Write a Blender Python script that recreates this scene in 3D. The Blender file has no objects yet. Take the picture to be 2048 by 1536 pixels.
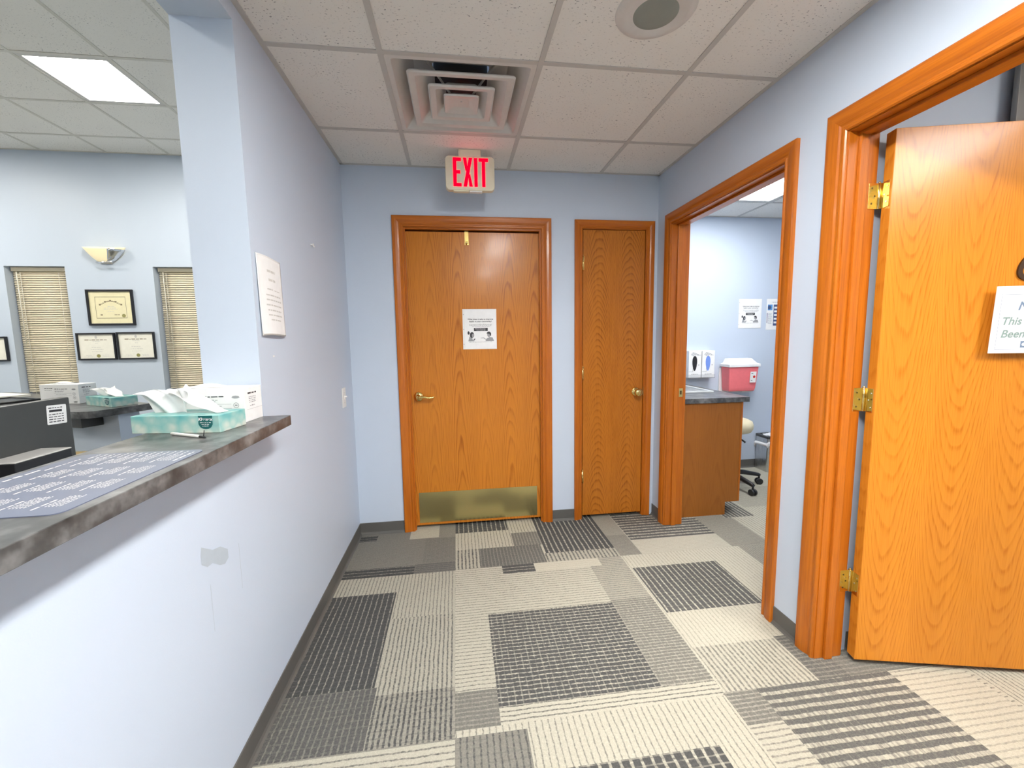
import bpy, bmesh, math, random
from mathutils import Vector, Matrix
random.seed(7)
SC = bpy.context.scene
COL = SC.collection
PI = math.pi
R = math.radians

# ------------------------------------------------------------------ camera, world, exposure
ZF = -0.015                       # finished carpet level
XR, YB, H = 2.130, 2.906, 2.4345  # right wall, end wall, hall ceiling
HO, YO = 3.20, 4.85               # office ceiling height, office far wall
YE = 3.82                         # exam room far wall
cd = bpy.data.cameras.new('camera')
cam = bpy.data.objects.new('camera', cd)
COL.objects.link(cam)
SC.camera = cam
cd.sensor_fit = 'HORIZONTAL'; cd.sensor_width = 36.0
cd.lens = 36.0 * 841.57 / 2048.0
cd.clip_start = 0.02
right = Vector((0.9912635, -0.13107141, -0.01472939))
up = Vector((0.02877553, 0.10592499, 0.99395768))
fwd = Vector((0.12871922, 0.98569782, -0.10877122))
mw = Matrix((right, up, -fwd)).transposed().to_4x4()
mw.translation = Vector((0.6951, 0.0, 1.3272))
cam.matrix_world = mw

SC.view_settings.view_transform = 'Standard'
SC.view_settings.look = 'None'
SC.view_settings.gamma = 1.0
SC.view_settings.use_curve_mapping = False
SC.view_settings.exposure = 0.0
wd = bpy.data.worlds.new('world'); SC.world = wd; wd.use_nodes = True
wd.node_tree.nodes['Background'].inputs[0].default_value = (0.75, 0.85, 1.0, 1)
wd.node_tree.nodes['Background'].inputs[1].default_value = 0.35

# strengths of the fluorescent panels of each room
L_HALL, L_OFFICE, L_EXAM, L_ROOM6 = 82.0, 62.0, 21.0, 42.0

# ------------------------------------------------------------------ materials
MATS = {}
def srgb(r, g, b):
    f = lambda c: (c / 255) / 12.92 if c / 255 <= 0.04045 else ((c / 255 + 0.055) / 1.055) ** 2.4
    return (f(r), f(g), f(b))

class NT:
    """small node-tree helper"""
    def __init__(s, name):
        s.m = bpy.data.materials.new(name); s.m.use_nodes = True
        s.t = s.m.node_tree; s.n = s.t.nodes
        s.b = s.n['Principled BSDF']
    def node(s, kind, **kw):
        n = s.n.new(kind)
        for k, v in kw.items(): setattr(n, k, v)
        return n
    def link(s, a, b): s.t.links.new(a, b)
    def val(s, sock, v):
        if hasattr(v, 'is_output'): s.link(v, sock)
        elif isinstance(v, (tuple, list)) and len(v) == 3 and sock.type == 'RGBA': sock.default_value = (*v, 1)
        else: sock.default_value = v
    def math(s, op, a, b=0.0, c=0.0, clamp=False):
        n = s.node('ShaderNodeMath', operation=op, use_clamp=clamp)
        s.val(n.inputs[0], a); s.val(n.inputs[1], b); s.val(n.inputs[2], c)
        return n.outputs[0]
    def coord(s, scale=(1, 1, 1), loc=(0, 0, 0), which='Object'):
        tc = s.node('ShaderNodeTexCoord'); mp = s.node('ShaderNodeMapping')
        s.link(tc.outputs[which], mp.inputs[0])
        mp.inputs['Scale'].default_value = scale; mp.inputs['Location'].default_value = loc
        return mp.outputs[0]
    def noise(s, vec, scale=5, detail=2, rough=0.5, out='Fac'):
        n = s.node('ShaderNodeTexNoise'); s.link(vec, n.inputs['Vector'])
        n.inputs['Scale'].default_value = scale; n.inputs['Detail'].default_value = detail; n.inputs['Roughness'].default_value = rough
        return n.outputs[out]
    def ramp(s, fac, stops):
        n = s.node('ShaderNodeValToRGB'); s.val(n.inputs[0], fac)
        e = n.color_ramp.elements
        while len(e) < len(stops): e.new(0.5)
        for el, (p, c) in zip(e, stops):
            el.position = p; el.color = (*c, 1) if not isinstance(c, (int, float)) else (c, c, c, 1)
        return n.outputs[0]
    def mix(s, f, a, b, mode='MIX'):
        n = s.node('ShaderNodeMix', data_type='RGBA', blend_type=mode)
        s.val(n.inputs[0], f); s.val(n.inputs[6], a); s.val(n.inputs[7], b)
        return n.outputs[2]
    def attr(s, name):
        n = s.node('ShaderNodeAttribute', attribute_name=name)
        return n.outputs['Fac']
    def bump(s, h, strength=0.2, dist=0.002):
        n = s.node('ShaderNodeBump'); n.inputs['Strength'].default_value = strength; n.inputs['Distance'].default_value = dist
        s.link(h, n.inputs['Height']); s.link(n.outputs[0], s.b.inputs['Normal'])
    def set(s, **kw):
        al = {'color': 'Base Color', 'rough': 'Roughness', 'metal': 'Metallic', 'coat': 'Coat Weight', 'spec': 'Specular IOR Level',
              'trans': 'Transmission Weight', 'alpha': 'Alpha', 'ecol': 'Emission Color', 'estr': 'Emission Strength', 'ior': 'IOR', 'crough': 'Coat Roughness'}
        for k, v in kw.items(): s.val(s.b.inputs[al[k]], v)
        return s

def plain(name, color, rough=0.5, **kw):
    if name in MATS: return MATS[name]
    t = NT(name)
    v = t.noise(t.coord((1, 1, 1)), 35, 2)
    col = t.mix(v, tuple(c * 0.94 for c in color), tuple(min(1, c * 1.05) for c in color))
    t.set(color=col, rough=rough, **kw)
    MATS[name] = t.m
    return t.m
def glow(name, color, strength):
    t = NT(name); t.set(color=color, rough=0.6, ecol=color, estr=strength); MATS[name] = t.m
    return t.m

def wall_paint():
    t = NT('wall_paint'); c = t.coord()
    n = t.noise(c, 1.3, 3)
    t.set(color=t.mix(n, (0.535, 0.61, 0.72), (0.565, 0.635, 0.74)), rough=0.42, spec=0.35)
    t.bump(t.noise(c, 260, 2), 0.12, 0.001); MATS['wall'] = t.m
wall_paint()

def tile_mat(name='tile', k=1.0):
    t = NT('ceiling_tile'); c = t.coord()
    big = t.noise(c, 1.6, 2)
    fis = t.noise(t.coord((1, 1.7, 1)), 85, 3, 0.6)
    dots = t.ramp(fis, [(0.32, 1.0), (0.385, 0.0)])
    cl = t.ramp(t.noise(c, 7, 2), [(0.42, 0.0), (0.6, 1.0)])
    f = t.math('MULTIPLY', dots, t.math('MULTIPLY_ADD', cl, 0.75, 0.25))
    base = t.mix(big, tuple(v * k for v in (0.76, 0.74, 0.70)), tuple(v * k for v in (0.81, 0.795, 0.755)))
    t.set(color=t.mix(f, base, (0.13, 0.13, 0.14)), rough=0.95, spec=0.1)
    t.bump(t.math('SUBTRACT', 1.0, f), 0.35, 0.002)
    MATS[name] = t.m
tile_mat(); tile_mat('office_tile', 1.12)

def oak_door(name, w, f, c, x0, base, dark, dense=1.0, rough=0.3, seed=0.0):
    """flat-cut oak veneer in leaves of width w; grain runs along local z, cathedral arches of curvature c"""
    t = NT(name); tc = t.node('ShaderNodeTexCoord'); sx = t.node('ShaderNodeSeparateXYZ'); t.link(tc.outputs['Object'], sx.inputs[0])
    X, Z = sx.outputs[0], sx.outputs[2]
    xx = t.math('ADD', X, x0 + 50 * w)
    u = t.math('SUBTRACT', t.math('PINGPONG', xx, w), w * 0.5)
    wob = t.noise(t.coord((3.0, 3, 0.8), (seed, seed, seed)), 1.0, 2)
    wob2 = t.noise(t.coord((22, 22, 5.0), (seed, 3, 1)), 1.0, 1)
    ph = t.math('ADD', t.math('MULTIPLY', Z, f), t.math('MULTIPLY', t.math('MULTIPLY', u, u), c))
    ph = t.math('ADD', ph, t.math('MULTIPLY', wob, 7.0))
    ph = t.math('ADD', ph, t.math('MULTIPLY', wob2, 1.1))
    ring = t.math('FRACT', ph)
    line = t.ramp(ring, [(0.0, 0.0), (0.55, 0.15), (0.82, 1.0), (0.9, 0.8), (1.0, 0.0)])
    streak = t.noise(t.coord((260, 260, 7)), 1.0, 2)
    band = t.noise(t.coord((9, 9, 0.25), (2 + seed, 0, 0)), 1.0, 2)
    patch = t.ramp(t.noise(t.coord((6, 6, 0.7), (seed, 9, 4)), 1.0, 2), [(0.35, 0.25), (0.65, 1.0)])
    amt = t.math('MULTIPLY', t.math('MULTIPLY', line, patch), dense * 0.62)
    pore = t.ramp(streak, [(0.42, 1.0), (0.56, 0.0)])
    amt = t.math('ADD', amt, t.math('MULTIPLY', pore, t.math('MULTIPLY_ADD', line, 0.28, 0.16)), clamp=True)
    b2 = t.mix(band, tuple(v * 0.88 for v in base), tuple(min(1, v * 1.1) for v in base))
    t.set(color=t.mix(amt, b2, dark), rough=rough, coat=0.06, crough=0.10, spec=0.26)
    t.bump(t.math('SUBTRACT', 1.0, amt), 0.05, 0.001)
    MATS[name] = t.m
    return t.m
def oak_trim(name, axis, base=(0.52, 0.145, 0.010), dark=(0.32, 0.075, 0.005)):
    lo, hi = 1.6, 42
    sc = [hi, hi, hi]; sc['xyz'.index(axis)] = lo
    sc2 = [300, 300, 300]; sc2['xyz'.index(axis)] = 8
    t = NT(name)
    g = t.noise(t.coord(tuple(sc)), 1.0, 3, 0.6); p = t.noise(t.coord(tuple(sc2)), 1.0, 2)
    amt = t.math('ADD', t.math('MULTIPLY', t.ramp(g, [(0.38, 0.0), (0.68, 1.0)]), 0.55), t.math('MULTIPLY', t.ramp(p, [(0.4, 1.0), (0.55, 0.0)]), 0.28), clamp=True)
    t.set(color=t.mix(amt, base, dark), rough=0.3, coat=0.08, crough=0.1, spec=0.35)
    MATS[name] = t.m
    return t.m
OB, OD = (0.58, 0.205, 0.022), (0.34, 0.095, 0.008)
oak_door('oak_exit', 0.18, 5.5, 750, 0.03, OB, OD, 1.1, 0.28, 1.3)
oak_door('oak_closet', 0.23, 21.0, 620, 0.0, (0.50, 0.165, 0.016), (0.22, 0.06, 0.005), 1.15, 0.33, 4.1)
oak_door('oak_swing', 0.21, 11.0, -620, 0.02, (0.64, 0.235, 0.022), (0.44, 0.125, 0.008), 0.75, 0.26, 7.7)
oak_door('oak_cabinet', 0.25, 5.0, 420, 0.02, (0.36, 0.125, 0.020), (0.24, 0.074, 0.010), 0.6, 0.4, 2.2)
for a in 'xyz': oak_trim('trim_' + a, a)
plain('brass', (0.83, 0.62, 0.22), 0.16, metal=1.0)
def brushed(name, color, rough, axis):
    sc = [600, 600, 600]; sc[axis] = 6
    t = NT(name); n = t.noise(t.coord(tuple(sc)), 1.0, 2)
    t.set(color=color, metal=1.0, rough=t.math('MULTIPLY_ADD', n, 0.12, rough)); MATS[name] = t.m
brushed('kick_brass', (0.62, 0.55, 0.27), 0.16, 0)
brushed('steel', (0.62, 0.62, 0.62), 0.22, 2)
plain('dark_screw', (0.12, 0.08, 0.03), 0.4, metal=0.8)
plain('chrome', (0.75, 0.76, 0.78), 0.12, metal=1.0)
plain('white_metal', (0.62, 0.60, 0.57), 0.45)
plain('grid_metal', (0.52, 0.505, 0.475), 0.5)
plain('office_grid', (0.68, 0.66, 0.60), 0.5)
plain('white_plastic', (0.82, 0.81, 0.78), 0.35)
plain('cream_plastic', (0.80, 0.74, 0.56), 0.4)
plain('black_plastic', (0.018, 0.018, 0.02), 0.35)
plain('duct_black', (0.012, 0.014, 0.018), 0.6)
plain('charcoal_plastic', (0.055, 0.057, 0.056), 0.42)
plain('charcoal_base', (0.105, 0.101, 0.092), 0.5)
plain('paper', (0.86, 0.86, 0.85), 0.6)
plain('cream_paper', (0.82, 0.76, 0.50), 0.6)
plain('ivory_paper', (0.86, 0.84, 0.75), 0.6)
plain('manila', (0.75, 0.55, 0.26), 0.6)
plain('ink', (0.035, 0.035, 0.04), 0.6)
plain('grey_ink', (0.33, 0.33, 0.34), 0.6)
plain('faint_ink', (0.60, 0.59, 0.56), 0.6)
plain('brown_ink', (0.20, 0.16, 0.09), 0.6)
plain('navy', (0.06, 0.09, 0.20), 0.5)
plain('slate_text', (0.16, 0.22, 0.32), 0.5)
plain('green_text', (0.22, 0.30, 0.28), 0.5)
plain('sky_blue', (0.10, 0.30, 0.62), 0.5)
plain('glove_blue', (0.18, 0.30, 0.75), 0.5)
plain('black_frame', (0.012, 0.012, 0.016), 0.3)
plain('gold_seal', (0.30, 0.28, 0.10), 0.5)
plain('bronze', (0.06, 0.028, 0.012), 0.4, metal=0.3)
plain('tissue_white', (0.88, 0.88, 0.87), 0.8)
plain('badge_green', (0.008, 0.12, 0.12), 0.4)
plain('speaker_grey', (0.26, 0.28, 0.25), 0.7)
plain('blind_cream', (0.86, 0.77, 0.58), 0.45)
plain('cord_white', (0.8, 0.76, 0.66), 0.6)
plain('mat_navy', (0.135, 0.155, 0.225), 0.28)
plain('sink_white', (0.72, 0.74, 0.72), 0.25)
plain('sharps_red', (0.90, 0.20, 0.22), 0.3)
plain('stool_cream', (0.70, 0.62, 0.42), 0.45)
plain('lid_white', (0.85, 0.85, 0.85), 0.35)
plain('bag_white', (0.85, 0.85, 0.86), 0.55)
plain('hazard_red', (0.60, 0.03, 0.02), 0.5)
plain('patch_paint', (0.44, 0.50, 0.56), 0.5)
plain('asphalt', (0.05, 0.05, 0.06), 0.9)
glow('panel_hall', (1.0, 0.98, 0.945), L_HALL)
glow('panel_office', (1.0, 0.955, 0.86), L_OFFICE)
glow('panel_exam', (0.97, 0.985, 1.0), L_EXAM)
glow('panel_room', (1.0, 0.96, 0.90), L_ROOM6)
t = NT('exit_red'); t.set(color=(0.3, 0.0, 0.005), rough=0.7, spec=0.0, ecol=(1.0, 0.0, 0.010), estr=3.0); MATS['exit_red'] = t.m
glow('sconce_glass', (1.0, 0.86, 0.55), 0.35)
t = NT('clear_plastic'); t.set(color=(0.92, 0.93, 0.95), rough=0.12, trans=0.85, alpha=0.45, ior=1.3); MATS['clear'] = t.m
t = NT('window_glass'); t.set(color=(0.7, 0.8, 0.9), rough=0.02, trans=1.0, ior=1.45); MATS['glass'] = t.m

def laminate():
    t = NT('slate_laminate'); c = t.coord()
    n = t.noise(c, 7.5, 4, 0.6); n2 = t.noise(t.coord((1, 1, 1), (4, 2, 1)), 26, 3, 0.6)
    v = t.math('MULTIPLY_ADD', n2, 0.35, t.math('MULTIPLY', n, 0.75))
    t.set(color=t.ramp(v, [(0.38, (0.016, 0.0155, 0.015)), (0.53, (0.070, 0.070, 0.069)), (0.70, (0.22, 0.22, 0.217))]), rough=0.30, coat=0.12, crough=0.2)
    MATS['laminate'] = t.m
laminate()
def tissue_print():
    t = NT('teal_cloud_print'); c = t.coord()
    v = t.node('ShaderNodeTexVoronoi'); t.link(t.coord((1, 1, 1.1)), v.inputs['Vector']); v.inputs['Scale'].default_value = 34
    n = t.noise(c, 30, 2)
    sx = t.node('ShaderNodeSeparateXYZ'); t.link(t.coord(), sx.inputs[0])
    g = t.math('MULTIPLY_ADD', sx.outputs[2], 14.0, -0.1)
    f = t.math('ADD', t.math('MULTIPLY', v.outputs['Distance'], 0.45), t.math('MULTIPLY', n, 0.35))
    f = t.math('ADD', f, t.math('MULTIPLY', g, 0.5))
    t.set(color=t.ramp(f, [(0.3, (0.62, 0.66, 0.58)), (0.5, (0.36, 0.55, 0.50)), (0.72, (0.20, 0.48, 0.46)), (0.95, (0.10, 0.38, 0.40))]), rough=0.4)
    MATS['teal_print'] = t.m
tissue_print()
def curtain_mat():
    t = NT('curtain_cloth'); n = t.noise(t.coord((900, 900, 900)), 1, 1)
    t.set(color=t.mix(n, (0.33, 0.325, 0.31), (0.40, 0.39, 0.375)), rough=0.9); MATS['curtain'] = t.m
curtain_mat()

def carpet():
    t = NT('patterned_carpet')
    tc = t.node('ShaderNodeTexCoord'); sx = t.node('ShaderNodeSeparateXYZ'); t.link(tc.outputs['Object'], sx.inputs[0])
    X, Y = sx.outputs[0], sx.outputs[1]
    d = t.attr('along_y'); base = t.attr('base_tone'); tone = t.attr('line_tone'); gap = t.attr('spacing'); duty = t.attr('duty'); cross = t.attr('cross')
    wob = t.noise(t.coord((1, 1, 1)), 11, 2)
    wob2 = t.noise(t.coord((1, 1, 1)), 95, 1)
    wb = t.math('ADD', t.math('MULTIPLY', t.math('SUBTRACT', wob, 0.5), 0.008), t.math('MULTIPLY', t.math('SUBTRACT', wob2, 0.5), 0.006))
    # coordinate across the ribs, and along them
    a = t.math('ADD', t.math('ADD', t.math('MULTIPLY', X, d), t.math('MULTIPLY', Y, t.math('SUBTRACT', 1.0, d))), wb)
    b = t.math('ADD', t.math('MULTIPLY', Y, d), t.math('MULTIPLY', X, t.math('SUBTRACT', 1.0, d)))
    fr = t.math('FRACT', t.math('DIVIDE', a, gap))
    tri = t.math('ABSOLUTE', t.math('SUBTRACT', fr, 0.5))            # 0 at the rib line
    ln = t.math('SUBTRACT', 1.0, t.math('SMOOTH_MIN', 1.0, t.math('MULTIPLY', t.math('MAXIMUM', t.math('SUBTRACT', tri, t.math('MULTIPLY', duty, 0.5)), 0.0), 14.0), 0.05), clamp=True)
    # the lines are looped yarn: broken up along their length
    cv = t.node('ShaderNodeCombineXYZ'); t.link(t.math('MULTIPLY', t.math('FLOOR', t.math('DIVIDE', a, gap)), 7.31), cv.inputs[0]); t.link(t.math('MULTIPLY', b, 90.0), cv.inputs[1])
    brk = t.noise(cv.outputs[0], 1.0, 2, 0.6)
    ln = t.math('MULTIPLY', ln, t.ramp(brk, [(0.30, 0.30), (0.60, 1.0)]))
    # fainter cross threads
    frb = t.math('ABSOLUTE', t.math('SUBTRACT', t.math('FRACT', t.math('DIVIDE', b, 0.027)), 0.5))
    xb = t.ramp(frb, [(0.0, 1.0), (0.07, 1.0), (0.12, 0.0)])
    brk2 = t.noise(t.coord((30, 30, 30)), 1.0, 1)
    xb = t.math('MULTIPLY', t.math('MULTIPLY', xb, cross), t.ramp(brk2, [(0.35, 0.2), (0.6, 1.0)]))
    v = t.math('ADD', t.math('MULTIPLY', base, t.math('SUBTRACT', 1.0, ln)), t.math('MULTIPLY', tone, ln))
    v = t.math('ADD', t.math('MULTIPLY', v, t.math('SUBTRACT', 1.0, xb)), t.math('MULTIPLY', tone, xb))
    fz = t.noise(t.coord((1, 1, 1)), 420, 2, 0.7)
    fz2 = t.noise(t.coord((1, 1, 1)), 140, 2, 0.7)
    v = t.math('ADD', v, t.math('MULTIPLY', t.math('SUBTRACT', fz, 0.5), 0.30))
    v = t.math('ADD', v, t.math('MULTIPLY', t.math('SUBTRACT', fz2, 0.5), 0.26), clamp=True)
    t.set(color=t.ramp(v, [(0.0, (0.030, 0.032, 0.034)), (0.3, (0.105, 0.105, 0.100)), (0.6, (0.27, 0.258, 0.218)), (1.0, (0.585, 0.555, 0.445))]), rough=1.0, spec=0.05)
    t.bump(t.math('ADD', fz, t.math('MULTIPLY', ln, -0.6)), 0.5, 0.003)
    MATS['carpet'] = t.m
carpet()

# ------------------------------------------------------------------ mesh builder
class MB:
    def __init__(s): s.v = []; s.f = []; s.mi = []; s.sm = []
    def add(s, vs, fs, mi=0, smooth=False):
        o = len(s.v); s.v += [Vector(p) for p in vs]
        for f in fs: s.f.append([i + o for i in f]); s.mi.append(mi); s.sm.append(smooth)
        return s
    def box(s, a, b, mi=0):
        x0, y0, z0 = a; x1, y1, z1 = b
        return s.add([(x0, y0, z0), (x1, y0, z0), (x1, y1, z0), (x0, y1, z0), (x0, y0, z1), (x1, y0, z1), (x1, y1, z1), (x0, y1, z1)],
                     [(0, 3, 2, 1), (4, 5, 6, 7), (0, 1, 5, 4), (1, 2, 6, 5), (2, 3, 7, 6), (3, 0, 4, 7)], mi)
    def obox(s, c, size, mtx, mi=0):
        k = MB().box([-d / 2 for d in size], [d / 2 for d in size]); c = Vector(c)
        return s.add([c + mtx @ p for p in k.v], k.f, mi)
    def prism(s, poly, z0, z1, mi=0):
        """poly: list of (x, y) counter-clockwise"""
        n = len(poly)
        vs = [(x, y, z0) for x, y in poly] + [(x, y, z1) for x, y in poly]
        fs = [tuple(range(n - 1, -1, -1)), tuple(range(n, 2 * n))] + [(i, (i + 1) % n, n + (i + 1) % n, n + i) for i in range(n)]
        return s.add(vs, fs, mi)
    def tube(s, pts, r, n=12, mi=0, cap=True):
        pts = [Vector(p) for p in pts]; rs = r if isinstance(r, (list, tuple)) else [r] * len(pts)
        rings = []; prev = None
        for i, p in enumerate(pts):
            d = (pts[min(i + 1, len(pts) - 1)] - pts[max(i - 1, 0)]).normalized()
            if prev is None:
                prev = Vector((0, 0, 1)) if abs(d.z) < 0.9 else Vector((1, 0, 0))
            u = (prev - d * prev.dot(d)).normalized(); w = d.cross(u); prev = u
            rings.append([p + (u * math.cos(2 * PI * k / n) + w * math.sin(2 * PI * k / n)) * rs[i] for k in range(n)])
        vs = [q for rg in rings for q in rg]; fs = []
        for i in range(len(pts) - 1):
            for k in range(n): fs.append((i * n + k, i * n + (k + 1) % n, (i + 1) * n + (k + 1) % n, (i + 1) * n + k))
        s.add(vs, fs, mi, True)
        if cap:
            o = len(s.v) - len(vs)
            s.f.append([o + k for k in range(n - 1, -1, -1)]); s.mi.append(mi); s.sm.append(False)
            s.f.append([o + (len(pts) - 1) * n + k for k in range(n)]); s.mi.append(mi); s.sm.append(False)
        return s
    def lathe(s, prof, n=32, mi=0, mtx=None, smooth=True):
        vs = []; fs = []
        for r, z in prof:
            for k in range(n):
                p = Vector((r * math.cos(2 * PI * k / n), r * math.sin(2 * PI * k / n), z)); vs.append(mtx @ p if mtx else p)
        for i in range(len(prof) - 1):
            for k in range(n): fs.append((i * n + k, i * n + (k + 1) % n, (i + 1) * n + (k + 1) % n, (i + 1) * n + k))
        if prof[0][0] > 1e-6: fs.append(tuple(range(n - 1, -1, -1)))
        if prof[-1][0] > 1e-6: fs.append(tuple((len(prof) - 1) * n + k for k in range(n)))
        return s.add(vs, fs, mi, smooth)
    def grid(s, fn, nu, nv, mi=0, smooth=True):
        vs = [fn(i / nu, j / nv) for j in range(nv + 1) for i in range(nu + 1)]
        fs = [(j * (nu + 1) + i, j * (nu + 1) + i + 1, (j + 1) * (nu + 1) + i + 1, (j + 1) * (nu + 1) + i) for j in range(nv) for i in range(nu)]
        return s.add(vs, fs, mi, smooth)
    def quad(s, a, b, c, d, mi=0): return s.add([a, b, c, d], [(0, 1, 2, 3)], mi)
    def flat(s, pl, poly, mi=0, lift=0.0, thick=0.0):
        """polygon given in a plane (origin, right, up): outline points (u, v)"""
        o, r, u = pl; n = r.cross(u)
        vs = [o + r * a + u * b + n * lift for a, b in poly]
        if not thick: return s.add(vs, [tuple(range(len(vs)))], mi)
        m = len(vs)
        return s.add(vs + [p + n * thick for p in vs], [tuple(range(m - 1, -1, -1)), tuple(range(m, 2 * m))] + [(i, (i + 1) % m, m + (i + 1) % m, m + i) for i in range(m)], mi)
    def rect(s, pl, u0, v0, u1, v1, mi=0, lift=0.0, thick=0.0):
        return s.flat(pl, [(u0, v0), (u1, v0), (u1, v1), (u0, v1)], mi, lift, thick)
    def text(s, pl, body, size, u, v, mi=0, lift=0.0004, align='LEFT', shear=0.0, bold=0.0, thick=0.0, sx=1.0):
        cu = bpy.data.curves.new('txt', 'FONT'); cu.body = body; cu.size = size; cu.align_x = align; cu.shear = shear; cu.offset = bold; cu.extrude = thick / 2
        ob = bpy.data.objects.new('txt', cu); COL.objects.link(ob)
        me = bpy.data.meshes.new_from_object(ob.evaluated_get(bpy.context.evaluated_depsgraph_get()))
        o, r, up_ = pl; n = r.cross(up_)
        s.add([o + r * (u + p.co.x * sx) + up_ * (v + p.co.y) + n * (lift + thick / 2 + p.co.z) for p in me.vertices], [tuple(p.vertices) for p in me.polygons], mi)
        bpy.data.objects.remove(ob); bpy.data.curves.remove(cu); bpy.data.meshes.remove(me)
        return s
    def words(s, pl, u0, u1, v, h, mi=0, lift=0.0004, fill=0.95, rnd=None, wl=3.2):
        """a line of small print, shown as word-length strokes"""
        rnd = rnd or random; x = u0; end = u0 + (u1 - u0) * fill
        while x < end - h:
            w = min(h * (wl * 0.5 + rnd.random() * wl), end - x)
            s.rect(pl, x, v, x + w, v + h * (0.62 + 0.38 * rnd.random()), mi, lift); x += w + h * 0.8
        return s
    def build(s, name, mats, parent=None, bevel=0.0, seg=2, solid=0.0, sub=0):
        me = bpy.data.meshes.new(name); me.from_pydata([tuple(p) for p in s.v], [], s.f)
        for m in (mats if isinstance(mats, (list, tuple)) else [mats]): me.materials.append(MATS[m])
        me.polygons.foreach_set('material_index', s.mi); me.polygons.foreach_set('use_smooth', s.sm); me.update()
        ob = bpy.data.objects.new(name, me); COL.objects.link(ob)
        if parent: ob.parent = parent
        if solid:
            m = ob.modifiers.new('solid', 'SOLIDIFY'); m.thickness = solid; m.offset = 0
        if sub:
            m = ob.modifiers.new('sub', 'SUBSURF'); m.levels = sub; m.render_levels = sub
        if bevel:
            m = ob.modifiers.new('bevel', 'BEVEL'); m.width = bevel; m.segments = seg; m.limit_method = 'ANGLE'; m.angle_limit = R(40)
        return ob

def tag(o, label=None, cat=None, group=None, kind=None):
    for k, v in (('label', label), ('category', cat), ('group', group), ('kind', kind)):
        if v: o[k] = v
    return o
def thing(name, loc, label, cat, group=None, rz=0.0, kind=None):
    o = bpy.data.objects.new(name, None); COL.objects.link(o)
    o.location = loc; o.rotation_euler = (0, 0, rz); o.empty_display_size = 0.05
    return tag(o, label, cat, group, kind)
def struct(o, label, cat): return tag(o, label, cat, None, 'structure')
def V(*a): return Vector(a)
ROOT_Z = Matrix.Rotation(0, 3, 'Z')

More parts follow.
